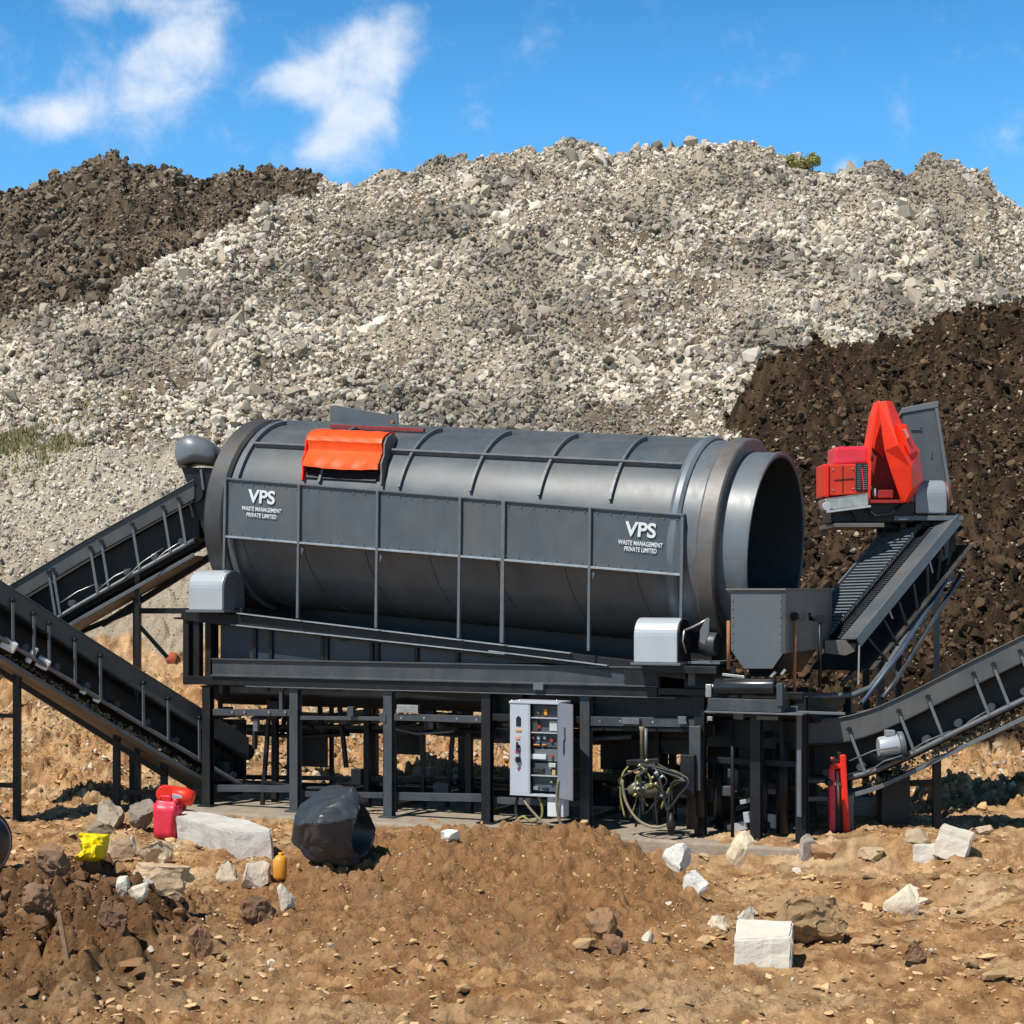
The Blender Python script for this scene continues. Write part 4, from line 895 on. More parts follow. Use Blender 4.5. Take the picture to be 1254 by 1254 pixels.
b = MB(); b.prism([P(1010, 784, 21.7), P(1050, 784, 21.7), P(1047, 798, 21.7), P(1036, 803, 21.7), P(1010, 800, 21.7)], (0, .5, 0)); b.build('boot_box', BROWNP, SB_, bevel=.006)
# head frame
b = MB(); b.bar(P(1164, 628, 23.5), P(1166, 700, 23.5), .10, .12, up=(0, 1, 0)); b.build('head_post', BLACK, SB_, bevel=.005)
MB().bar(P(1161, 633, 23.4), P(1158, 690, 23.4), .05, .05, up=(0, 1, 0)).build('head_post', EDGE, SB_, bevel=.005)
MB().bar(P(1150, 680, 23.4), P(1166, 700, 23.4), .06, .08).build('head_bracket', EDGE, SB_, bevel=.005)
dk0, dk1 = P(1088, 633, 23.6), P(1172, 630, 23.6); MB().box(dk0.x, dk1.x, dk0.y - .35, dk0.y + .9, dk0.z - .06, dk0.z).build('head_deck', EDGE, SB_, bevel=.006)
MB().bar(P(1096, 642, 23.55), P(1152, 642, 23.55), .1, .09).build('head_deck_beam', BLACK, SB_)
p = P(1137, 636, 23.4); MB().tube([p + Vector((-.15, .1, -.12)), p + Vector((-.15, .9, -.12))], .13, 16).build('end_drum', BLACK, SB_)
# silver motor cover with rust brown end disc
MC = thing('motor_cover', 'silver rounded motor cover with brown end disc, right of the red hood', 'motor cover')
q0, q1 = P(1121, 629, 23.3), P(1160, 587, 23.3); h = q1.z - q0.z; dp = .5; rr = .22; pr = [(0, q0.z)]
for k in range(9): a = math.pi - k * math.pi / 16; pr.append((rr + rr * math.cos(a), q1.z - rr + rr * math.sin(a)))
for k in range(9): a = math.pi / 2 - k * math.pi / 16; pr.append((dp - rr + rr * math.cos(a), q1.z - rr + rr * math.sin(a)))
pr.append((dp, q0.z)); MB().prism([(q0.x, q0.y + a, z_) for a, z_ in pr], (q1.x - q0.x, 0, 0)).build('cover_shell', SILV2, MC, bevel=.02, seg=3)
MB().tube([(q1.x + .001, q0.y + .24, q0.z + h * .5), (q1.x + .06, q0.y + .24, q0.z + h * .5), (q1.x + .09, q0.y + .24, q0.z + h * .5)], [.215, .2, .12], 24).build('end_disc', mat('brown_disc', (.16, .07, .045), rough=.5, var=.3, vscale=6), MC)

# dark chute box behind the red hood
CB = thing('discharge_chute', 'tall dark grey box chute standing behind the red hood at the conveyor head', 'chute')
D1 = 23.9; sh = [P(1106, 507, D1), P(1146, 499, D1), P(1162, 600, D1), P(1122, 616, D1), P(1112, 610, D1)]
MB().prism(sh, (.12, .75, 0)).build('chute_body', PAINT, CB, bevel=.012)
b = MB(); b.prism([sh[0] + Vector((-.03, -.02, 0)), sh[1] + Vector((.03, -.02, 0)), sh[1] + Vector((.03, -.02, .09)), sh[0] + Vector((-.02, -.02, .08))], (.12, .80, 0)); b.build('chute_lid', PALEP, CB, bevel=.01)
MB().bar(P(1146.5, 500, D1 - .03), P(1162, 598, D1 - .03), .04, .05).build('chute_edge', PALEP, CB, bevel=.005)
for (x, y, w_, h_) in ((1122, 526, .14, .012), (1127, 522, .02, .03), (1122, 566, .03, .012), (1140, 555, .012, .12)):
    p = P(x, y, D1 - .012); MB().box(p.x - w_ / 2, p.x + w_ / 2, p.y - .01, p.y + .02, p.z - h_ / 2, p.z + h_ / 2).build('fixing', EDGE, CB)

# red unit
RU = thing('power_unit', 'red engine unit with black grille and chrome bar, left of the open red hood', 'engine unit')
D2 = 23.2
def bx3(x0, x1, y0, y1, D, dep, nm, mt, par, bev=.02, shear=0., seg=3):
    a, c = P(x0, y1, D), P(x1, y0, D)
    b = MB(); b.hexa([(a.x, a.y, a.z), (c.x, a.y, a.z + shear), (c.x, a.y + dep, a.z + shear), (a.x, a.y + dep, a.z), (a.x, a.y, c.z - 0), (c.x, a.y, c.z + shear * .5), (c.x, a.y + dep, c.z + shear * .5), (a.x, a.y + dep, c.z)])
    return b.build(nm, mt, par, bevel=bev, seg=seg)
bx3(1021, 1065, 547, 571, D2 + .06, .5, 'engine_cover', mat('pink_red', (.66, .03, .055), rough=.3, var=.08, spec=.4), RU, .05, .03, 4)
bx3(1015, 1065, 569, 607, D2, .5, 'housing', mat('brick_red', (.56, .040, .018), rough=.5, var=.14, vscale=4, spec=.3), RU, .02, .03)
bx3(1008, 1016, 568, 609, D2 - .03, .55, 'end_cap', REDD, RU, .025)
bx3(1048, 1063, 567, 602, D2 - .015, .05, 'radiator_grille', BLACK, RU, .004)
b = MB(); 
for k in range(12):
    p = P(1049.5 + .25 * k * 0, 570 + k * 2.6, D2 - .03); b.bar(p, p + Vector((.055, 0, 0)), .02, .012); b.bar(p + Vector((.085, 0, 0)), p + Vector((.135, 0, 0)), .02, .012)
b.build('radiator_fins', GREYM, RU)
p = P(1055.5, 573, D2 - .035); q = P(1057.5, 600, D2 - .035); MB().bar(p, q, .014, .02, up=(0, 1, 0)).build('grille_bar', REDD, RU)
a, c = P(1010, 625, D2 - .1), P(1064, 606, D2 - .1)
b = MB(); b.prism([P(1009, 611, D2 - .1), P(1064, 603, D2 - .1), P(1064, 619, D2 - .1), P(1013, 625, D2 - .1)], (0, .5, 0)); b.build('chrome_bumper', mat('chrome', (.50, .46, .42), rough=.28, metal=.9, var=.4, vscale=5, dust=.5), RU, bevel=.02, seg=3)
p = P(1013, 620, D2 - .14); MB().tube([p, p + Vector((0, .06, 0))], .06, 14).build('headlight', SILV, RU, bevel=.01)
MB().bar(P(1012, 627, D2 - .12), P(1066, 620, D2 - .12), .06, .03).build('bumper_strip', SILV, RU, bevel=.004)
bx3(1018, 1120, 614, 640, D2 + .1, .7, 'base_frame', BLACK, RU, .02)
b = MB(); b.tube([P(1060, 640, D2 + .15), P(1100, 646, D2 + .3)], .06, 10); b.build('base_pipe', BLACK, RU)
p = P(1078, 642, D2 + 1.0); MB().bar(p, Vector((p.x, p.y, zat(p.x, p.y) - .1)), .10, .10, up=(0, 1, 0)).build('post', BLACK, RU)
MB().box(P(1020, 0, D2).x, P(1080, 0, D2).x, D2 - 22 - .15, D2 - 22 + 1.05, P(0, 646, D2).z, P(0, 641, D2).z).build('base_tray', BROWNP, RU, bevel=.004)
b = MB(); 
# open red hood: back leaf, front leaf and the floor between them
HO = thing('open_hood', 'bright red pointed hood panels standing open between the engine unit and dark chute', 'hood')
D3 = 23.15
f1 = [P(1075, 491, D3), P(1092, 492, D3), P(1101, 521, D3 - .02), P(1112, 521 + 2, D3 - .02), P(1120, 540, D3), P(1127, 553, D3), P(1129, 588, D3 + .05), P(1120, 609, D3 + .05), P(1106, 616, D3), P(1103, 608, D3 - .1), P(1080, 545, D3 - .1)]
def shell(pts, th, nm, mt, par, bev=.012, ins=None):
    b = MB(); b.prism(pts, th); return b.build(nm, mt, par, bevel=bev, seg=3)
red2 = mat('orange_red', (.86, .042, .014), rough=.42, var=.12, vscale=3, dust=.05, spec=.3)
# front leaf as a folded panel: bright outer face, ridge, narrow side face
ridge = [P(1085, 491, D3 - .05), P(1100, 545, D3 - .22), P(1116, 572, D3 - .22), P(1117, 600, D3 - .15), P(1108, 615, D3 - .05)]
left_ = [P(1075, 492, D3), P(1083, 552, D3 - .02), P(1090, 575, D3 - .02), P(1098, 598, D3 - .02), P(1104, 616, D3)]
right_ = [P(1092, 491, D3 + .04), P(1108, 527, D3 + .05), P(1126, 552, D3 + .08), P(1130, 588, D3 + .1), P(1112, 616, D3 + .05)]
b = MB(); V_ = [[b.bm.verts.new(p) for p in row] for row in (left_, ridge, right_)]; th = Vector((.02, .06, 0)); V2 = [[b.bm.verts.new(v_.co + th) for v_ in row] for row in V_]
for rws, flip in ((V_, 0), (V2, 1)):
    for r0, r1 in zip(rws, rws[1:]):
        for j in range(4): b.bm.faces.new((r0[j], r0[j + 1], r1[j + 1], r1[j]) if not flip else (r1[j], r1[j + 1], r0[j + 1], r0[j]))
for j in range(4): b.bm.faces.new((V_[0][j], V2[0][j], V2[0][j + 1], V_[0][j + 1])); b.bm.faces.new((V_[2][j], V_[2][j + 1], V2[2][j + 1], V2[2][j]))
b.bm.faces.new((V_[0][0], V_[1][0], V_[2][0], V2[2][0], V2[1][0], V2[0][0])); b.bm.faces.new((V_[0][4], V2[0][4], V2[1][4], V2[2][4], V_[2][4], V_[1][4]))
b.build('front_leaf', red2, HO, bevel=.012, seg=2)
# raised catch on the leaf
shell([P(1100, 520, D3 - .12), P(1110, 519, D3 - .06), P(1124, 552, D3 - .0), P(1114, 557, D3 - .2), P(1108, 545, D3 - .22)], (.0, .10, 0), 'hood_lip', red2, HO, .01)
shell([P(1106, 526, D3 - .19), P(1110, 525, D3 - .17), P(1114, 534, D3 - .17), P(1111, 538, D3 - .19)], (0, .08, 0), 'catch', mat('pale_pink', (.6, .22, .2), rough=.4), HO, .006)
# back leaf, thin, seen edge on with its inside
shell([P(1070, 505, D3 + .5), P(1076, 491, D3 + .5), P(1082, 545, D3 + .5), P(1082, 560, D3 + .5), P(1068, 548, D3 + .5), P(1066, 545, D3 + .5)], (0, .03, 0), 'back_leaf', red2, HO, .006)
shell([P(1076, 490, D3 + .02), P(1078, 491, D3 + .02), P(1068, 548, D3 + .02), P(1066, 616, D3 + .02), P(1063, 616, D3 + .02), P(1063, 552, D3 + .02), P(1070, 510, D3 + .02)], (0, .35, 0), 'side_leaf', red2, HO, .008)
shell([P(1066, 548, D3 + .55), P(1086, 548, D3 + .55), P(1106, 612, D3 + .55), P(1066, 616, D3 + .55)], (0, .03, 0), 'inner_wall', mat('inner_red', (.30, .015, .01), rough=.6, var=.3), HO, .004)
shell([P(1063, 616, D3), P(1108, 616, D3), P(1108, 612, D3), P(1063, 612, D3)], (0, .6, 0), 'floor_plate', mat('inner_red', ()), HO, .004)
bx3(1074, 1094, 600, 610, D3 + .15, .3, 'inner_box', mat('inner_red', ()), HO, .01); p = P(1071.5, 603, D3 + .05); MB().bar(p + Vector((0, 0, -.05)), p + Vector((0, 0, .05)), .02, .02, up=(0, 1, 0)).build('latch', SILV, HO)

# hinges, seams and hoses on the red unit
for x, y in ((1068, 560), (1067, 600)):
    p = P(x, y, D3 - .01); MB().tube([p - Vector((0, 0, .05)), p + Vector((0, 0, .05))], .014, 8).build('hinge', BLACK, HO)
for x0, y0, x1, y1 in ((1032, 570, 1032, 604), (1022, 588, 1046, 586)):
    MB().bar(P(x0, y0, D2 - .004), P(x1, y1, D2 - .004), .010, .010).build('panel_gap', BLACK, RU)
for x, y in ((1020, 575), (1020, 600), (1044, 574), (1044, 598)):
    p = P(x, y, D2 - .004); MB().tube([p, p + Vector((0, -.012, 0))], .010, 6).build('bolt', STEEL, RU)
MB().tube([P(1060, 622, D2), P(1072, 632, D2 - .05), P(1090, 630, D2 - .05), P(1104, 618, D2 + .1)], .018, 8).build('hose', BLACK, RU)
MB().tube([P(1040, 624, D2), P(1050, 640, D2 - .02), P(1075, 646, D2 + .1), P(1096, 640, D2 + .3)], .014, 8).build('hose', BLACK, RU)
# spilled dirt lying on the lower left and lower right conveyor pans
sx_, sy_, sz_ = [], [], []
for pts_, n_s, pan_ in (([P(252, 872, 24.2), P(150, 808, 23.4), P(0, 712, 22.2)], 700, .93), ([P(1070, 869, 21.0), P(1180, 815, 20.65), P(1254, 779, 20.4)], 500, .93)):
    for i in range(n_s):
        f = rng.random() * (len(pts_) - 1); k = int(f); p = pts_[k].lerp(pts_[k + 1], f - k); sx_.append(p.x); sy_.append(p.y + .05 + rng.random() * .5); sz_.append(p.z - pan_ + .01)
n = len(sx_); scatter('spilled_dirt', np.array(sx_), np.array(sy_), sizes(n, .02, .11, 1.6), np.array((.34, .25, .16)) * rng.uniform(.4, 1.5, (n, 1)), material=STONE, label='spilled dirt and stone bits lying in the conveyor pans', zover=np.array(sz_))

# ------------------------------------------------------------------ control cabinet
CC = thing('control_cabinet', 'pale grey control cabinet with open right door hanging on the black machine frame', 'cabinet', (0, 0, 0), -TH)
w0 = -.42; wb_ = -.075
a, c = L(624.5, 971, w0), L(684, 863, w0); x0, x1, zb, zt = a.x, c.x, a.z, c.z; xm = L(647, 900, w0).x; t_ = .018
MB().box(x0, xm, w0, w0 + .02, zb, zt).build('front_panel', GREYL, CC, bevel=.004)
MB().box(x0, x1, wb_ - .02, wb_, zb, zt).build('back_wall', mat('cabinet_inside', (.10, .115, .135), rough=.5, var=.1), CC)
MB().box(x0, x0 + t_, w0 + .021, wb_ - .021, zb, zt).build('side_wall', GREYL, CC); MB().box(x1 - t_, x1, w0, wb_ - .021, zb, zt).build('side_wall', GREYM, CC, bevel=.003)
MB().box(x0 - .01, x1 + .01, w0 - .01, wb_, zt + .001, zt + .03).build('roof_sheet', GREYL, CC, bevel=.004); MB().box(x0, x1, w0 - .005, wb_, zb - .025, zb - .001).build('floor_sheet', GREYL, CC, bevel=.003)
MB().box(xm, xm + .02, w0, w0 + .03, zb, zt).build('divider', SILV, CC, bevel=.003)
zz = lambda py: L(660, py, w0 + .05).z
INS = mat('tray_dark', (.055, .065, .08), rough=.5, var=.2)
for y0, y1, mt in ((864, 878, INS), (880, 896, INS), (898, 915, INS), (917, 932, GREYM), (934, 948, INS), (950, 969, mat('tray_slate', (.07, .085, .105), rough=.5, var=.2))):
    MB().box(xm + .022, x1 - .02, w0 + .09, w0 + .11, zz(y1), zz(y0)).build('component_tray', mt, CC)
for y in (879, 897, 949.5): MB().box(xm + .022, x1 - .02, w0 + .02, w0 + .11, zz(y) - .006, zz(y) + .006).build('shelf', SILV, CC)
def knob(x, y, r, col, nm, ww=w0 + .09, dep=.03):
    p = L(x, y, ww); m = mat('knob_' + nm, col, rough=.4); return MB().tube([p, p - Vector((0, dep, 0))], r * .8, 14).build('button' , m, CC)
for x, y, r, col, nm in ((660, 872, .022, (.15, .16, .03), 'olive'), (669, 872, .024, (.75, .30, .03), 'amber'), (661, 890, .026, (.40, .04, .03), 'red'), (654, 903, .024, (.30, .12, .10), 'brown'), (660.5, 903, .024, (.55, .58, .6), 'white'), (668, 903, .022, (.6, .62, .62), 'white'),
                         (661, 907, .026, (.03, .10, .20), 'blue'), (676.5, 906.5, .026, (.45, .05, .03), 'red'), (676.5, 926, .024, (.55, .05, .03), 'red'), (675, 940, .015, (.2, .4, .08), 'green')): knob(x, y, r, col, nm)
for x, y, w_, h_, col, nm in ((669, 872, .04, .07, (.7, .28, .04), 'amber'), (678.5, 889, .10, .12, (.45, .47, .46), 'pale'), (654, 888, .12, .13, (.06, .05, .05), 'brownbox'), (660, 926.5, .20, .06, (.55, .58, .6), 'white'), (677, 937, .09, .05, (.4, .42, .42), 'pale'), (679, 946, .04, .06, (.45, .35, .12), 'tan'),
                              (660, 943, .14, .05, (.02, .02, .022), 'black'), (658, 912, .08, .012, (.6, .35, .05), 'amber'), (667, 912, .05, .012, (.6, .35, .05), 'amber'), (657, 965, .06, .04, (.2, .22, .25), 'pale2'), (668, 966, .07, .03, (.02, .02, .022), 'black'), (676, 957.5, .03, .03, (.3, .3, .08), 'olive')):
    p = L(x, y, w0 + .08); MB().box(p.x - w_ / 2, p.x + w_ / 2, w0 + .055, w0 + .088, p.z - h_ / 2, p.z + h_ / 2).build('component', mat('comp_' + nm, col, rough=.45, var=.25, vscale=40), CC, bevel=.004)
# display, switches and lamps on the closed panel
b = MB(); p = L(635, 883, w0 - .004); b.prism([(p.x - .03, p.y - .006, p.z - .06), (p.x + .03, p.y - .006, p.z - .06), (p.x + .03, p.y - .006, p.z + .035), (p.x, p.y - .006, p.z + .065), (p.x - .03, p.y - .006, p.z + .035)], (0, .012, 0)); b.build('display', BLACK, CC)
for x, y, w_, h_, nm in ((635, 894.5, .075, .022, 'amber'), (634, 903.5, .055, .035, 'salmon')):
    p = L(x, y, w0 - .004); MB().box(p.x - w_ / 2, p.x + w_ / 2, p.y - .008, p.y + .003, p.z - h_ / 2, p.z + h_ / 2).build('indicator', mat('comp_' + nm, (.65, .33, .22), rough=.5, var=.5, vscale=60), CC)
for x, y, w_, h_ in ((635, 914, .03, .11), (635, 930, .042, .07)):
    p = L(x, y, w0 - .004); b = MB(); b.tube([p, p - Vector((0, .03, 0))], w_ * .8, 14); b.box(p.x - w_ * .35, p.x + w_ * .35, p.y - .05, p.y - .03, p.z - h_ / 2, p.z + h_ / 2); b.build('rotary_switch', BLACK, CC)
p = L(634, 920, w0 - .003); MB().box(p.x - .03, p.x + .03, p.y - .006, p.y + .003, p.z - .02, p.z + .012).build('indicator', mat('knob_red', ()), CC)
p = L(635, 941, w0); MB().tube([p, p - Vector((0, .015, 0))], .014, 12).build('button', mat('knob_red', ()), CC)
# open door, hinged on the right front edge
dv = Vector((.262, -.19, 0)); h0 = Vector((x1 - .004, w0 - .004, zb - .03)); h1 = Vector((x1 - .004, w0 - .004, zt + .02)); nn_ = Vector((dv.y, -dv.x, 0)).normalized() * .018
b = MB(); b.hexa([h0, h0 + dv, h0 + dv - nn_, h0 - nn_, h1, h1 + dv, h1 + dv - nn_, h1 - nn_]); dr_ = b.build('cabinet_door', mat('door_face', (.20, .22, .255), rough=.42, var=.08), CC, bevel=.004)
for (fx, z0_, z1_) in ((.5, .62, .76), (.45, .50, .545)): 
    p = h0 + dv * fx + Vector((0, 0, 0)); zq = zb + (zt - zb) * z0_; b = MB(); b.bar(Vector((p.x, p.y, zq)) + nn_ * .2, Vector((p.x, p.y, zb + (zt - zb) * z1_)) + nn_ * .2, .012, .03, up=dv); b.build('door_slot', INS, dr_)
p = h0 + dv * .45; b = MB(); b.bar(Vector((p.x, p.y, zb + (zt - zb) * .46)) + nn_ * .3, Vector((p.x, p.y, zb + (zt - zb) * .62)) + nn_ * .3, .014, .016, up=dv); b.build('door_handle', BLACK, dr_)
for x in (627, 636, 682): p = L(x, 862, w0 + .1); MB().tube([p, p + Vector((0, 0, .05))], .012, 8).build('eye_bolt', STEEL, CC)
# hanging bracket back to the legs
MB().box(x0 + .05, x1 - .05, wb_, -.045, zt - .2, zt - .12).build('mounting_rail', BLUEB, CC); MB().box(x0 + .05, x1 - .05, wb_, -.045, zb + .1, zb + .18).build('mounting_rail', BLUEB, CC)
# small white junction box below and its conduit
p = L(682, 988, -.34); jb = MB().box(p.x - .11, p.x + .10, -.38, -.2, p.z - .12, p.z + .13).build('junction_box', mat('box_white', (.62, .64, .66), rough=.45, var=.08), None, bevel=.012)
tag(jb, 'small white junction box hanging below the open grey control cabinet', 'junction box'); jb.rotation_euler = (0, 0, -TH)
def cable(pts, r, mt, label, nm='cable', grp='cables under the control cabinet', n=7):
    # smooth the polyline with a Catmull-Rom pass
    P_ = [Vector(p) for p in pts]; o_ = []
    for i in range(len(P_) - 1):
        p0, p1, p2, p3 = P_[max(i - 1, 0)], P_[i], P_[i + 1], P_[min(i + 2, len(P_) - 1)]
        for k in range(5):
            t = k / 5; o_.append(.5 * ((2 * p1) + (p2 - p0) * t + (2 * p0 - 5 * p1 + 4 * p2 - p3) * t * t + (3 * p1 - p0 - 3 * p2 + p3) * t ** 3))
    o_.append(P_[-1]); ob = MB().tube(o_, r, n).build(nm, mt, None); tag(ob, label, 'cable', grp); return ob
WL = lambda x, y, w_: Wd(L(x, y, w_))
CBL = mat('cable_black', (.018, .02, .02), rough=.5); CBY = mat('cable_yellow', (.20, .19, .05), rough=.6, var=.4); CBW = mat('cable_tan', (.20, .17, .11), rough=.6, var=.4)
cable([WL(684, 955, -.45), WL(682, 975, -.44), WL(683, 995, -.42), WL(688, 1010, -.40), WL(700, 1012, -.42)], .018, CBW, 'pale cable looping out of the cabinet floor past the white junction box')
cable([WL(641, 978, -.35), WL(645, 985, -.4), WL(655, 997, -.42), WL(667, 1008, -.42), WL(690, 1012, -.42)], .016, CBW, 'tan cable running down to the right below the cabinet')
cable([WL(660, 976, -.35), WL(664, 990, -.36), WL(662, 1002, -.38), WL(650, 1006, -.38), WL(640, 1000, -.36), WL(630, 1008, -.38)], .016, CBY, 'yellow green cable coiled in the dirt under the cabinet')
cable([WL(634, 976, -.3), WL(632, 995, -.32), WL(640, 1010, -.36), WL(652, 1012, -.4)], .02, CBL, 'black cable hanging under the left end of the cabinet')
# hose harness hanging in the bay right of the cabinet
HH = thing('hose_harness', 'tangled harness of black and yellow hoses hanging in the dark bay', 'hose harness', (0, 0, 0))
def hose(pts, r, mt, nm='hose'):
    o_ = cable(pts, r, mt, None, nm, None); 
    for k in ('category', 'group', 'label'):
        if k in o_: del o_[k]
    o_.parent = HH; return o_
MB().tube([WL(786, 890, -.25), WL(786, 895, -.25), WL(786, 930, -.25)], [.035, .022, .022], 10).build('standpipe', CBW, HH)
MB().tube([WL(791, 892, -.25), WL(791, 932, -.25)], .018, 8).build('standpipe', GREYM, HH)
MB().bar(WL(768, 934, -.25), WL(808, 932, -.25), .08, .07).build('manifold', BLACK, HH, bevel=.01)
rr_ = random.Random(5)
for i in range(13):
    xs = 772 + rr_.random() * 32; xe = 762 + rr_.random() * 66; ym = 955 + rr_.random() * 25; ye = 985 + rr_.random() * 30; wz = -.25 - rr_.random() * .2
    hose([WL(xs, 934, -.27), WL(xs + (xe - xs) * 1.3, 948 + rr_.random() * 8, wz), WL(xe + rr_.uniform(-8, 8), ym, wz), WL(xe + rr_.uniform(-14, 4), ye, wz)], rr_.choice((.009, .012, .016)), CBL if rr_.random() < .68 else CBY)
hose([WL(800, 935, -.3), WL(808, 955, -.4), WL(815, 985, -.42), WL(822, 1008, -.42)], .018, CBL); hose([WL(762, 955, -.35), WL(766, 980, -.36), WL(780, 1003, -.4), WL(800, 1013, -.45), WL(818, 1010, -.42)], .018, CBW)
hose([WL(770, 938, -.27), WL(762, 950, -.35), WL(760, 975, -.36), WL(765, 1000, -.38)], .012, CBY)
p = WL(822, 1008, -.42); MB().tube([p + Vector((0, 0, .12)), p + Vector((0, 0, -.02)), p + Vector((0, 0, -.14))], [.02, .06, .03], 10).build('hose_end', BLACK, HH)
for i in range(16):
    p = WL(762 + rr_.random() * 48, 932 + rr_.random() * 45, -.35 - rr_.random() * .1); MB().tube([p, p + Vector((.03, -.02, .025))], .016, 6).build('fitting', mat('brass', (.5, .42, .2), rough=.35, metal=.6) if i % 3 else SILV, HH)
p = WL(790, 968, -.3); MB().tube([p + Vector((-.2, 0, 0)), p + Vector((-.1, 0, .02)), p + Vector((.12, 0, 0)), p + Vector((.2, 0, -.02))], [.04, .1, .09, .03], 12).build('strainer', mat('olive_grey', (.10, .10, .06), rough=.6, var=.4), HH)

# concrete plinth below the frame
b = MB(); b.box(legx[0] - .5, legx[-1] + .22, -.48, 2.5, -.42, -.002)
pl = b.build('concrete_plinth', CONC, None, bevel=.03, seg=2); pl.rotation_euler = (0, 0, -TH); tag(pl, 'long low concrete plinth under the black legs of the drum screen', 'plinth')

# ------------------------------------------------------------------ stones and litter in the yard
from mathutils import noise
def rock(name, label, cat, px, py, wpx, hpx, col, seed=0, flat=1., n=14, dep=.8, rot=0., group=None, var=.2, sink=.12, rough=.9, fine=.02):
    p = G(px, py); D = p.y + CAM_D; w = wpx / FPX * D; h = hpx / FPX * D * 1.04
    b = MB(); bmesh.ops.create_icosphere(b.bm, subdivisions=4 if wpx < 60 else 5, radius=1.0); rr = np.random.default_rng(700 + seed)
    pls = [(Vector(q).normalized(), rr.uniform(.42, .78)) for q in rr.normal(size=(n, 3))]
    for v_ in b.bm.verts:
        c = v_.co.copy()
        for q, d in pls:
            k = c.dot(q)
            if k > d: c -= q * (k - d)
        c += noise.noise_vector(v_.co * 1.7 + Vector((seed, 1, 2))) * .10 + noise.noise_vector(c * 5 + Vector((seed, 0, 0))) * .05 * (fine / .02) + noise.noise_vector(c * 14) * .02 * (fine / .02)
        v_.co = c
    ext = [max(abs(v_.co[k]) for v_ in b.bm.verts) for k in range(3)]
    for v_ in b.bm.verts:
        c = v_.co; z_ = (c.z / ext[2] * .5 + .5) * h * 1.35 - .35 * h
        v_.co = (c.x / ext[0] * w / 2, c.y / ext[1] * w / 2 * dep, z_)
    o = b.build(name, mat('stone_%02d_%02d_%02d' % tuple(int(99 * c_) for c_ in col), col, rough=rough, var=var, vscale=8, dust=.3, bump=.6, bscale=30), None)
    o.location = p + Vector((0, w * dep * .3, 0)); o.rotation_euler = (0, 0, rot); tag(o, label, cat, group); o.data.shade_smooth()
    try: o.data.set_sharp_from_angle(angle=R(24))
    except Exception: pass
    return o
WHT = (.62, .56, .46); CRM = (.62, .52, .38); TAN = (.44, .32, .20); BRN_ = (.27, .155, .075); GRS = (.36, .32, .26)
G1 = 'loose stones in the yard'
rock('rock', 'large brown layered rock outcrop behind the white cut block', 'rock', 992, 1160, 100, 66, (.30, .19, .09), 1, n=16, dep=.9, group=G1, fine=.05)
rock('rock', 'low brown rock shoulder left of the large layered outcrop', 'rock', 958, 1128, 54, 34, (.33, .21, .10), 2, dep=.9, group=G1, fine=.05)
rock('stone', 'small white crumpled stone just above the white cut block', 'stone', 915, 1139, 30, 28, WHT, 3, n=10, group=G1)
rock('stone', 'pale half buried stone left of the crumpled white one', 'stone', 882, 1140, 30, 20, CRM, 4, group=G1)
rock('stone', 'cream pyramid stone leaning against the right end of the concrete plinth', 'stone', 911, 1057, 42, 36, (.66, .55, .38), 5, n=9, group=G1)
rock('stone', 'bright white broken lump at the right foot of the dirt mound', 'stone', 832, 1065, 40, 30, (.62, .59, .54), 6, n=11, group=G1)
rock('stone', 'white grey lump just below the bright broken lump', 'stone', 855, 1094, 36, 26, (.66, .64, .60), 7, n=12, group=G1)
rock('stone', 'flat tan stone in front of the plinth between white and cream stones', 'stone', 866, 1052, 30, 9, TAN, 8, dep=1.1, group=G1)
rock('rock', 'dark brown clod with sharp edge in the middle foreground', 'rock', 733, 1152, 48, 40, BRN_, 9, n=11, group=G1, fine=.04)
rock('rock', 'round brown clod right of the sharp edged clod', 'rock', 752, 1168, 36, 24, (.24, .13, .065), 10, group=G1, fine=.04)
rock('stone', 'little white chip on the sand right of the brown clods', 'stone', 793, 1153, 16, 13, WHT, 11, n=9, group=G1)
rock('stone', 'cream three sided stone lying on open sand at the right', 'stone', 1108, 1119, 52, 33, (.68, .58, .44), 12, n=9, group=G1, dep=.7)
rock('stone', 'thin pale flake behind the three sided cream stone', 'stone', 1126, 1108, 40, 9, CRM, 13, group=G1)
rock('rock', 'tan upright brick sized block behind the two white blocks', 'rock', 1124, 1036, 34, 18, (.40, .31, .2), 14, n=18, group=G1)
rock('stone', 'flat sandy slab stone left of the two white blocks', 'stone', 1072, 1057, 40, 16, (.48, .35, .21), 15, dep=1., group=G1)
rock('rock', 'grey brown tilted slab fragment at the plinth end', 'rock', 990, 1052, 34, 34, (.36, .31, .26), 16, n=9, dep=.35, rot=.5, group=G1)
rock('rock', 'rust brown chunk under the tilted slab fragment', 'rock', 1012, 1052, 40, 22, (.36, .2, .10), 17, group=G1)
rock('stone', 'white flat stone at the top left of the dirt mound', 'stone', 553, 1031, 28, 13, (.72, .70, .66), 18, n=9, group=G1)
rock('rock', 'grey brown block stone left of the red can, upper one', 'rock', 134, 1014, 42, 32, (.36, .30, .22), 19, n=20, dep=.9, group=G1)
rock('rock', 'dark rock lump between the block stone and the red can', 'rock', 171, 1017, 42, 34, (.23, .19, .15), 20, group=G1, fine=.04)
rock('rock', 'low brown stone in front of the grey brown block stone', 'rock', 118, 1023, 42, 18, (.24, .19, .12), 21, group=G1)
rock('rock', 'brown fluted slab right of the yellow bag', 'rock', 144, 1052, 40, 24, (.38, .27, .17), 22, n=18, dep=.8, group=G1, fine=.03)
rock('rock', 'flat cream slab in front of the brown fluted one', 'rock', 190, 1057, 50, 26, (.56, .45, .30), 23, n=12, dep=.9, group=G1)
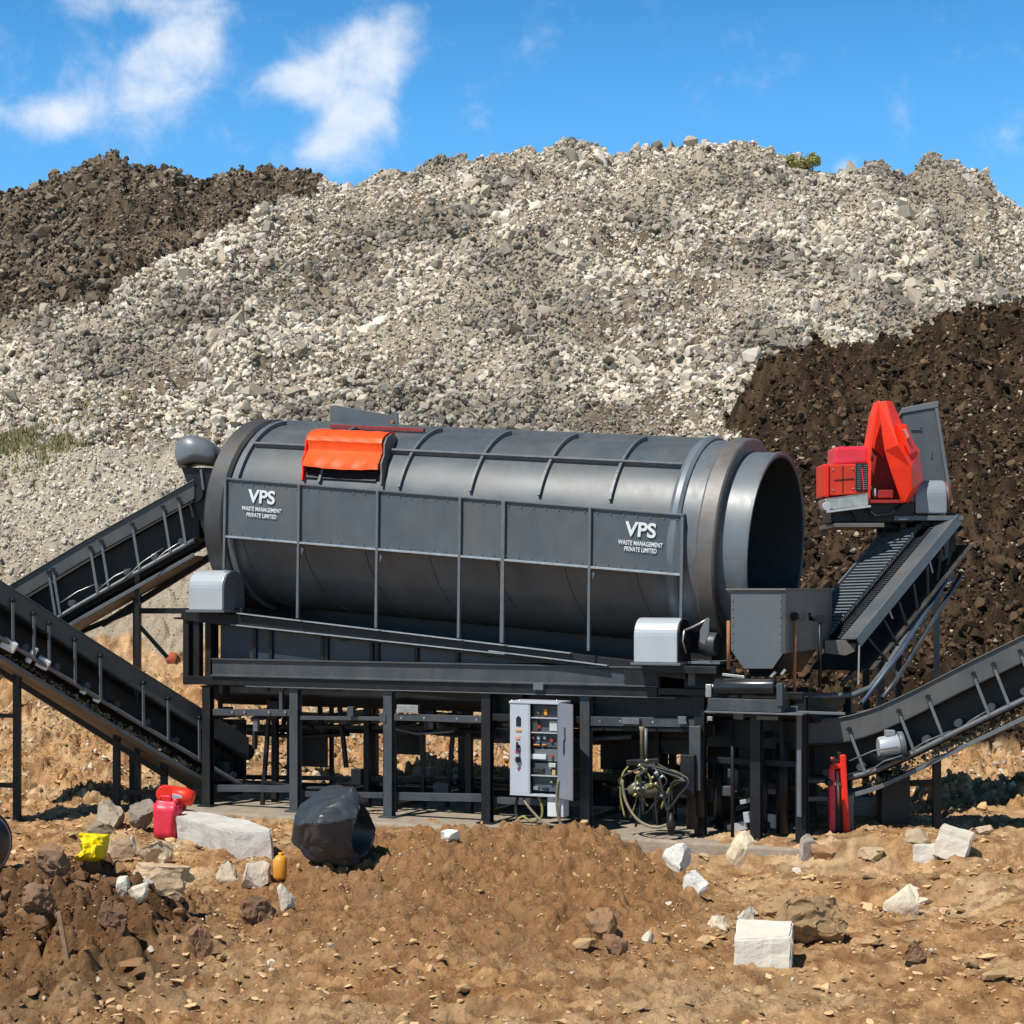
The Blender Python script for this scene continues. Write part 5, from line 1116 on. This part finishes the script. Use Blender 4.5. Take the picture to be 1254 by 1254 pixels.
rock('rock', 'long tan slab lying across the left stones, dark at its right end', 'rock', 188, 1092, 92, 34, (.50, .36, .22), 24, n=13, dep=.5, rot=-.12, group=G1)
rock('stone', 'narrow upright white shard left of the flat cream slab', 'stone', 162, 1050, 12, 24, WHT, 25, n=8, group=G1)
rock('stone', 'white shard leaning below the long tan slab', 'stone', 150, 1100, 18, 27, (.66, .6, .5), 26, n=9, group=G1, rot=.6)
rock('stone', 'second pale shard below the tan slab, broader one', 'stone', 168, 1104, 28, 22, (.60, .53, .42), 27, n=9, group=G1)
rock('stone', 'grey flat chip tucked under the tan slab', 'stone', 178, 1088, 30, 9, (.5, .46, .4), 28, group=G1)
rock('stone', 'brown plate right of the pale shards', 'stone', 215, 1104, 40, 12, (.34, .24, .15), 29, dep=.5, rot=-.3, group=G1)
rock('rock', 'pale chalky block left of the orange canister', 'rock', 312, 1088, 42, 32, (.58, .50, .40), 30, n=16, group=G1)
rock('stone', 'rounded pale stone left of the chalky block', 'stone', 277, 1080, 34, 24, (.52, .43, .31), 31, group=G1)
rock('stone', 'pale pointed stone below the chalky block', 'stone', 348, 1114, 26, 30, (.62, .55, .45), 32, n=9, group=G1)
rock('rock', 'brown clod at the bottom left of the dark clod bank', 'rock', 42, 1120, 44, 36, (.20, .11, .06), 33, group=G1, fine=.05)
rock('rock', 'brown clod above the wooden stake', 'rock', 66, 1078, 52, 40, (.22, .125, .07), 34, group=G1, fine=.05)
rock('rock', 'dark clod right of the wooden stake', 'rock', 135, 1140, 40, 34, (.16, .085, .045), 35, group=G1, fine=.05)
rock('rock', 'dark brown clod in the dip below the black bundle', 'rock', 318, 1130, 50, 42, (.17, .09, .05), 36, group=G1, fine=.05)
rock('rock', 'brown upright shard in the front dip at the left', 'rock', 243, 1176, 36, 38, (.22, .115, .06), 37, n=9, group=G1, fine=.04)
rock('rock', 'dark rock half sunk at the bottom right corner of the sand', 'rock', 1124, 1180, 34, 26, (.19, .10, .05), 38, n=12, group=G1, fine=.04)
rock('stone', 'tiny bright stone lying on sand right of the cream pyramid', 'stone', 975, 1069, 12, 6, WHT, 39, group=G1)
rock('stone', 'pale round stone on the brown ledge beside the white blocks', 'stone', 1206, 1022, 24, 14, (.50, .38, .26), 40, group=G1)
def block(name, label, cat, px, py, wpx, hpx, dep, col, rotz=0., tip=(0, 0), taper=(1, 1), seed=0, group=None, cut=None):
    p = G(px, py); D = p.y + CAM_D; w = wpx / FPX * D; h = hpx / FPX * D
    b = MB(); b.hexa([(-w / 2, 0, 0), (w / 2, 0, 0), (w / 2, dep, 0), (-w / 2, dep, 0), (-w / 2 * taper[0], 0, h * (cut[0] if cut else 1)), (w / 2 * taper[1], 0, h * (cut[1] if cut else 1)), (w / 2 * taper[1], dep, h), (-w / 2 * taper[0], dep, h)])
    bmesh.ops.bevel(b.bm, geom=b.bm.edges[:], offset=.014, segments=2, affect='EDGES')
    bmesh.ops.subdivide_edges(b.bm, edges=[e for e in b.bm.edges if e.calc_length() > .06], cuts=5, use_grid_fill=True)
    from mathutils import noise
    for v_ in b.bm.verts: v_.co += noise.noise_vector(v_.co * 9 + Vector((seed, 3, 1))) * .012 + noise.noise_vector(v_.co * 30) * .004
    o = b.build(name, mat('block_%02d_%02d' % (int(99 * col[0]), int(99 * col[2])), col, rough=.88, var=.08, vscale=6, dust=.22, bump=.35, bscale=35), None)
    o.location = p - Vector((0, 0, .02)); o.rotation_euler = (tip[0], tip[1], rotz); tag(o, label, cat, group); return o
block('white_block', 'squared white cut block standing in the sand at the bottom right', 'block', 934, 1186, 70, 50, .42, (.66, .61, .52), rotz=-.18, seed=1, cut=(.72, .86))
block('white_block', 'white block tilted on its corner, right one of the white pair', 'block', 1160, 1054, 40, 38, .34, (.68, .62, .52), rotz=-.35, tip=(0, .30), seed=2)
block('white_block', 'small low white block left of the tilted white block', 'block', 1134, 1058, 30, 24, .28, (.62, .58, .50), rotz=-.2, seed=3)
for i, (x, y, w_, h_, dd, col, lb) in enumerate(((1062, 1000, 42, 20, .5, (.26, .23, .19), 'grey concrete block under the long right conveyor, near the red jack'), (1090, 1000, 22, 18, .3, (.20, .19, .18), 'small dark block right of the grey concrete block'),)):
    block('concrete_block', lb, 'block', x, y, w_, h_, dd, col, seed=10 + i, group='blocks under the right conveyor')
# pale concrete slab, lying skew, chipped
sp0 = G(284, 1044); zg = sp0.z - .05
tp = [(218, 991), (243, 989), (333, 1011), (332, 1016), (285, 1017), (250, 1006), (217, 996)]
D0 = sp0.y + CAM_D
def onplane(px, py, z):
    D = FPX * (CAM_H - z) / (py - HOR); return Vector(((px - CX) / FPX * D, D - CAM_D, z))
ztop = zg + .34
tops = [onplane(x, y, ztop) for x, y in ((214, 1000), (228, 991), (300, 1003), (331, 1014), (333, 1020), (284, 1019), (248, 1008))]
b = MB(); pass
lowp = [Vector((p.x * .985, p.y + .03, zg - .08)) for p in tops]; a_ = [b.bm.verts.new(p) for p in lowp]; c_ = [b.bm.verts.new(p) for p in tops]; n = len(a_)
b.bm.faces.new(a_[::-1]); b.bm.faces.new(c_)
for k in range(n): b.bm.faces.new((a_[k], a_[(k + 1) % n], c_[(k + 1) % n], c_[k]))
bmesh.ops.bevel(b.bm, geom=b.bm.edges[:], offset=.018, segments=2, affect='EDGES'); bmesh.ops.triangulate(b.bm, faces=b.bm.faces)
bmesh.ops.subdivide_edges(b.bm, edges=[e for e in b.bm.edges if e.calc_length() > .12], cuts=4, use_grid_fill=True)
from mathutils import noise as NZ
for v_ in b.bm.verts: v_.co += NZ.noise_vector(v_.co * 5) * .018 + NZ.noise_vector(v_.co * 21) * .006
sl = b.build('concrete_slab', mat('pale_concrete', (.56, .54, .50), rough=.85, var=.12, vscale=4, dust=.35, bump=.5, bscale=20), None); tag(sl, 'pale chipped concrete slab lying between the red can and the black bundle', 'slab')

# red jerrycan
p = G(206, 1028); D = p.y + CAM_D; s_ = D / FPX
JC = thing('jerrycan', 'worn red plastic jerrycan standing against the pale concrete slab', 'jerrycan', p - Vector((0, 0, .01)), -.25)
b = MB(); w_, h_, d_ = 33 * s_, 48 * s_, .2
b.hexa([(-w_ / 2 * .9, -d_ / 2, 0), (w_ / 2 * .72, -d_ / 2, 0), (w_ / 2 * .72, d_ / 2, 0), (-w_ / 2 * .9, d_ / 2, 0), (-w_ / 2, -d_ / 2, h_), (w_ / 2, -d_ / 2, h_ * .97), (w_ / 2, d_ / 2, h_ * .97), (-w_ / 2, d_ / 2, h_)])
bmesh.ops.bevel(b.bm, geom=b.bm.edges[:], offset=.035, segments=3, affect='EDGES'); bmesh.ops.subdivide_edges(b.bm, edges=[e for e in b.bm.edges if e.calc_length() > .08], cuts=4, use_grid_fill=True)
for v_ in b.bm.verts: v_.co += NZ.noise_vector(v_.co * 6 + Vector((4, 0, 0))) * .022
o_ = b.build('can_body', PINK, JC); o_.data.shade_smooth()
b = MB(); b.tube([(-w_ * .35, 0, h_ * .98), (-w_ * .3, 0, h_ + .05), (w_ * .05, 0, h_ + .05), (w_ * .12, 0, h_ * .97)], .016, 8); b.build('handle', PINK, JC)
MB().tube([(w_ * .3, 0, h_ * .93), (w_ * .3, 0, h_ + .03)], .035, 14).build('cap', PINK, JC)
# red lidded tub lying on the plinth edge behind it
p = P(203, 972, D + .35); TB = thing('plastic_tub', 'tipped red tub with pale inside lying just above the red jerrycan', 'tub')
MB().tube([p + Vector((-.005, -.07, 0)), p + Vector((0, -.02, 0)), p + Vector((.01, .06, -.005))], [.105, .112, .10], 22).build('tub_lid', REDD, TB, bevel=.012)
c0 = P(222, 974, D + .35); dirn = Vector((.8, -.1, -.22)).normalized(); b = MB()
prof = [(-.14, .085), (.06, .105), (.15, .09), (.16, .06)]
b.tube([c0 + dirn * a for a, r_ in prof], [r_ for a, r_ in prof], 20); o_ = b.build('tub_body', REDD, TB)
MB().prism([c0 + Vector((-.09, -.105, .035)), c0 + Vector((.10, -.108, -.005)), c0 + Vector((.11, -.106, -.035)), c0 + Vector((-.09, -.106, -.03))], (0, .03, 0)).build('tub_inside', SILV, TB, bevel=.01)
q_ = p + Vector((.02, .02, -.09)); gz = zat(q_.x, q_.y); MB().bar(q_, Vector((q_.x, q_.y, gz - .05)), .06, .06, up=(0, 1, 0)).build('tub_foot', BLACK, TB)
q_ = c0 + Vector((.02, .04, -.09)); MB().bar(q_, Vector((q_.x, q_.y, zat(q_.x, q_.y) - .05)), .06, .06, up=(0, 1, 0)).build('tub_foot', DRED, TB)
# yellow bag
p = G(110, 1060); D = p.y + CAM_D; s_ = D / FPX; w_, h_ = 39 * s_, 36 * s_
b = MB(); N = 34; g = [[b.bm.verts.new((0, 0, 0)) for j in range(N)] for i in range(N)]
for i in range(N):
    for j in range(N):
        u_, v_2 = i / (N - 1), j / (N - 1)
        xl = np.interp(v_2, [0, .3, .6, .8, 1], [92, 99, 97, 91, 91]); xr = np.interp(v_2, [0, .15, .5, 1], [113, 126, 129, 129]); x = (xl + (xr - xl) * u_ - 110) * s_; z = v_2 * h_
        q = Vector((u_ * 2, v_2 * 2, 2.2)); fold = abs(((u_ + .6 * v_2) * 1.7 + .25 * NZ.noise(q)) % 1 - .5) * 2; f2 = abs(((u_ * .5 - v_2) * 2.3 + .3 * NZ.noise(q + Vector((5, 5, 5)))) % 1 - .5) * 2
        flap = .10 if (v_2 < .55 + .08 * NZ.noise(q * 3) and u_ > .15) else 0
        g[i][j].co = (x, -(.05 + .055 * fold + .03 * f2 + flap + .02 * NZ.noise(q * 4)) * min(1, 8 * u_, 8 * (1 - u_), 8 * v_2 + .3, 8 * (1 - v_2)), z)
for i in range(N - 1):
    for j in range(N - 1): b.bm.faces.new((g[i][j], g[i + 1][j], g[i + 1][j + 1], g[i][j + 1]))
yb = b.build('plastic_bag', mat('yellow_plastic', (.78, .60, .008), rough=.45, var=.08, spec=.3), None); yb.data.shade_smooth(); m_ = yb.modifiers.new('thick', 'SOLIDIFY'); m_.thickness = .012; m_.offset = 1
yb.location = p + Vector((0, .05, -.01)); yb.rotation_euler = (-.25, .05, -.1); tag(yb, 'crumpled bright yellow plastic bag lying among the left stones', 'bag')
# orange canister
p = G(343, 1076); D = p.y + CAM_D; s_ = D / FPX; OC = thing('canister', 'small orange yellow canister squeezed left of the black bundle', 'canister', p, 0)
MB().tube([(0, 0, 0), (0, 0, .02), (0, 0, 22 * s_), (0.004, 0, 27 * s_), (.006, 0, 29 * s_)], [7.5 * s_, 8.5 * s_, 8.5 * s_, 6 * s_, 3 * s_], 18).build('canister_body', mat('orange_yellow', (.72, .30, .02), rough=.45, var=.25, vscale=12, dust=.3), OC)
MB().tube([(.006, 0, 28 * s_), (.006, 0, 32 * s_)], 3 * s_, 12).build('cap', mat('orange_yellow', ()), OC)
# black wrapped bundle, open and hollow at its right end
p = G(404, 1068); D = p.y + CAM_D; s_ = D / FPX; Wb, Hb = 108 * s_, 96 * s_
b = MB(); bmesh.ops.create_icosphere(b.bm, subdivisions=5, radius=1.0)
ax_ = Vector((.93, -.34, -.05)).normalized(); rb = np.random.default_rng(42); PL = [(Vector(q).normalized(), rb.uniform(.74, .92)) for q in rb.normal(size=(26, 3))]
for v_ in b.bm.verts:
    d = v_.co.normalized(); q = Vector([math.copysign(abs(c_) ** .62, c_) for c_ in d]); 
    q = Vector((q.x * Wb / 2 * (1.0 if q.x > 0 else .96), q.y * .50, q.z * Hb / 2))
    q.z *= 1 - .10 * max(0, -d.x) ** 2; 
    k1 = NZ.noise(d * 1.6 + Vector((2, 5, 1))); cr = abs(NZ.noise(d * 2.6 + Vector((9, 1, 4)))); cr2 = abs(NZ.noise(d * 5.2 + Vector((1, 8, 2))))
    sc_ = Vector((Wb / 2, .5, Hb / 2)); qn = Vector((q.x / sc_.x, q.y / sc_.y, q.z / sc_.z))
    for pn, pd in PL:
        kk = qn.dot(pn)
        if kk > pd: qn -= pn * (kk - pd)
    q = Vector((qn.x * sc_.x, qn.y * sc_.y, qn.z * sc_.z)) * (1.06 + .04 * k1 + .09 * (cr - .2) + .03 * (cr2 - .2))
    t = (d.dot(ax_) - .74) / .2
    if t > 0: q -= ax_ * min(1, t) * .42
    q.z = max(q.z, -Hb / 2 * .97); v_.co = q
bb = b.build('wrapped_bundle', mat('black_tarp', (.030, .037, .046), rough=.42, var=.25, vscale=5, dust=.10, bump=.5, bscale=9, spec=.6), None); bb.data.shade_smooth()
try: bb.data.set_sharp_from_angle(angle=R(22))
except Exception: pass
bb.location = p + Vector((0.0, .38, Hb / 2 * .95)); tag(bb, 'large crumpled black tarp bundle with a hollow right end, in front of the plinth', 'bundle')
# wheel at the left edge
p = P(-20, 1008, 18.6); gz = zat(p.x, p.y); WH = thing('wheel', 'dark blue wheel with pale rim cut off by the left edge of the yard', 'wheel', (p.x, p.y, gz))
r_ = 42 / FPX * 18.6; dx_ = Vector((.75, -.66, 0)).normalized(); c_ = Vector((0, 0, r_ - .02))
MB().tube([c_ - dx_ * .28, c_ - dx_ * .25, c_ - dx_ * .02, c_], [r_ * .93, r_, r_, r_ * .96], 48).build('tyre', BLACK, WH)
MB().tube([c_ + dx_ * .001, c_ + dx_ * .02], r_ * .90, 48).build('rim', SILV2, WH, bevel=.006)
MB().tube([c_ + dx_ * .021, c_ + dx_ * .03, c_ + dx_ * .05], [r_ * .84, r_ * .82, r_ * .3], 48).build('wheel_disc', mat('navy_disc', (.018, .03, .045), rough=.35, var=.2), WH)
# red hydraulic jack posts at the frame's right end
p = G(1028, 1018); D = p.y + CAM_D; s_ = D / FPX; JK = thing('hydraulic_jack', 'upright red twin post jack with black fittings beside the right end of the frame', 'jack', p + Vector((0, 0, -.02)))
b = MB(); b.bar((-9 * s_, 0, 0), (-10 * s_, 0, 80 * s_), .075, .09, up=(0, 1, 0)); b.build('jack_post', PINK, JK, bevel=.02)
MB().bar((8 * s_, -.02, 0), (3.5 * s_, 0, 96 * s_), .075, .09, up=(0, 1, 0)).build('jack_post', REDD, JK, bevel=.02)
MB().bar((-12 * s_, -.01, 81 * s_), (2 * s_, -.01, 82 * s_), .07, .06).build('jack_bridge', REDD, JK, bevel=.015)
MB().tube([(-1 * s_, .01, 30 * s_), (-2.5 * s_, .01, 76 * s_)], .024, 10).build('piston', STEEL, JK)
MB().bar((-1 * s_, .03, 0), (-1 * s_, .03, 34 * s_), .07, .06, up=(0, 1, 0)).build('jack_core', BLACK, JK)
b = MB(); b.bar((-10 * s_, 0, 86 * s_), (9 * s_, 0, 92 * s_), .05, .05); b.tube([(0, 0, 88 * s_), (0, 0, 99 * s_)], .03, 10); b.build('jack_head', BLACK, JK, bevel=.006)
MB().tube([(-9 * s_, 0, 88 * s_), (-9 * s_, 0, 93 * s_)], .035, 10).build('cap', DRED, JK)
MB().tube([(-15 * s_, .0, 62 * s_), (-12 * s_, -.06, 62 * s_)], .04, 10).build('jack_knob', BLACK, JK)
MB().box(-15 * s_, 14 * s_, -.08, .14, -.05, .02).build('foot_plate', BLACK, JK)
b = MB(); b.bar((15 * s_, .08, 0), (15 * s_, .08, 45 * s_), .06, .06, up=(0, 1, 0)); b.build('side_bar', BROWNP, JK)
# wooden stake
p = G(78, 1176); st = MB().bar(p + Vector((.05, 0, -.15)), p + Vector((-.04, .02, .34)), .035, .03, up=(0, 1, 0)).build('wooden_stake', mat('old_wood', (.26, .16, .09), rough=.9, var=.35, vscale=20), None, bevel=.006); tag(st, 'thin weathered wooden stake leaning in the dark clods at the left', 'stake')
# red brick scrap behind the frame
rock('brick_piece', 'broken orange red brick on the sandy slope left of the frame', 'brick', 210, 812, 16, 12, (.42, .08, .035), 60, n=9)

# ------------------------------------------------------------------ green things
def leaves(name, centers, sizes_, n, leaf, cols, up=.3, seed=3):
    r = np.random.default_rng(seed); c = centers[r.integers(0, len(centers), n)]; d = r.normal(size=(n, 3)); d /= np.linalg.norm(d, axis=1)[:, None]
    p = c + d * (r.random((n, 1)) ** .4) * sizes_; a = r.normal(size=(n, 3)); a /= np.linalg.norm(a, axis=1)[:, None]; b_ = np.cross(a, r.normal(size=(n, 3))); b_ /= np.linalg.norm(b_, axis=1)[:, None]
    l = leaf * r.uniform(.6, 1.4, (n, 1)); V = np.stack([p - a * l, p + b_ * l * .4, p + a * l, p - b_ * l * .4], 1).reshape(-1, 3)
    col = np.repeat(np.array(cols)[r.integers(0, len(cols), n)] * r.uniform(.7, 1.2, (n, 1)), 4, 0)
    return np_mesh(name, V, np.arange(n * 4).reshape(-1, 4), col, 4, LEAF)
LEAF = mat('leaf', (.1, .1, .03), rough=.7, attr='tone', var=.1)
def zland(px, D): X = (px - CX) / FPX * D; return Vector((X, D - CAM_D, zat(X, D - CAM_D)))
base = zland(981, 61.6); SH = thing('shrub', 'small green shrub growing on the crest of the rubble hill', 'shrub', base)
rn = random.Random(9); cs = np.array([(rn.uniform(-.5, .6), rn.uniform(-.3, .3), rn.uniform(.05, .5) * (1 - .3 * abs(k - 8) / 8)) for k in range(16)])
lf = leaves('crown', cs, .17, 2200, .045, [(.30, .30, .07), (.36, .34, .10), (.18, .21, .05), (.42, .36, .14)]); lf.parent = SH
b = MB()
for k in range(5): b.tube([(0.02 * k, 0, -.2), (rn.uniform(-.1, .1), 0, .2), (-.4 + .22 * k, rn.uniform(-.1, .1), .6)], [.03, .02, .008], 6)
b.build('stem', mat('bark', (.12, .08, .05), rough=.9), SH)
# grass on the shoulder of the lower left pile
r = np.random.default_rng(21); n = 26000; px_ = np.concatenate([r.uniform(-120, 60, n // 2), r.uniform(-60, 190, n - n // 2)]); D_ = 39.6 + r.normal(0, .9, n) + .004 * px_
X = (px_ - CX) / FPX * D_; Y = D_ - CAM_D; keep = (fbm(X * .7, Y * 1.2, 3, 300) > -.02 + np.clip(px_ - 60, 0, 200) / 700); X, Y = X[keep], Y[keep]; Zb = land(X, Y)[0]; n = len(X)
hgt = r.uniform(.06, .2, n); dx = r.normal(0, .04, n); wv_ = r.uniform(.012, .03, n)
V = np.stack([np.stack([X - wv_, Y, Zb], 1), np.stack([X + wv_, Y, Zb], 1), np.stack([X + dx, Y + r.normal(0, .05, n), Zb + hgt], 1)], 1).reshape(-1, 3)
gc = np.repeat(np.array([(.17, .155, .05), (.25, .21, .09), (.12, .12, .04), (.32, .27, .14)])[r.integers(0, 4, n)], 3, 0)
go = np_mesh('grass', V, np.arange(n * 3).reshape(-1, 3), gc, 3, LEAF); tag(go, 'thin dry green grass strip on the lower left rubble shoulder', 'grass', kind='stuff')
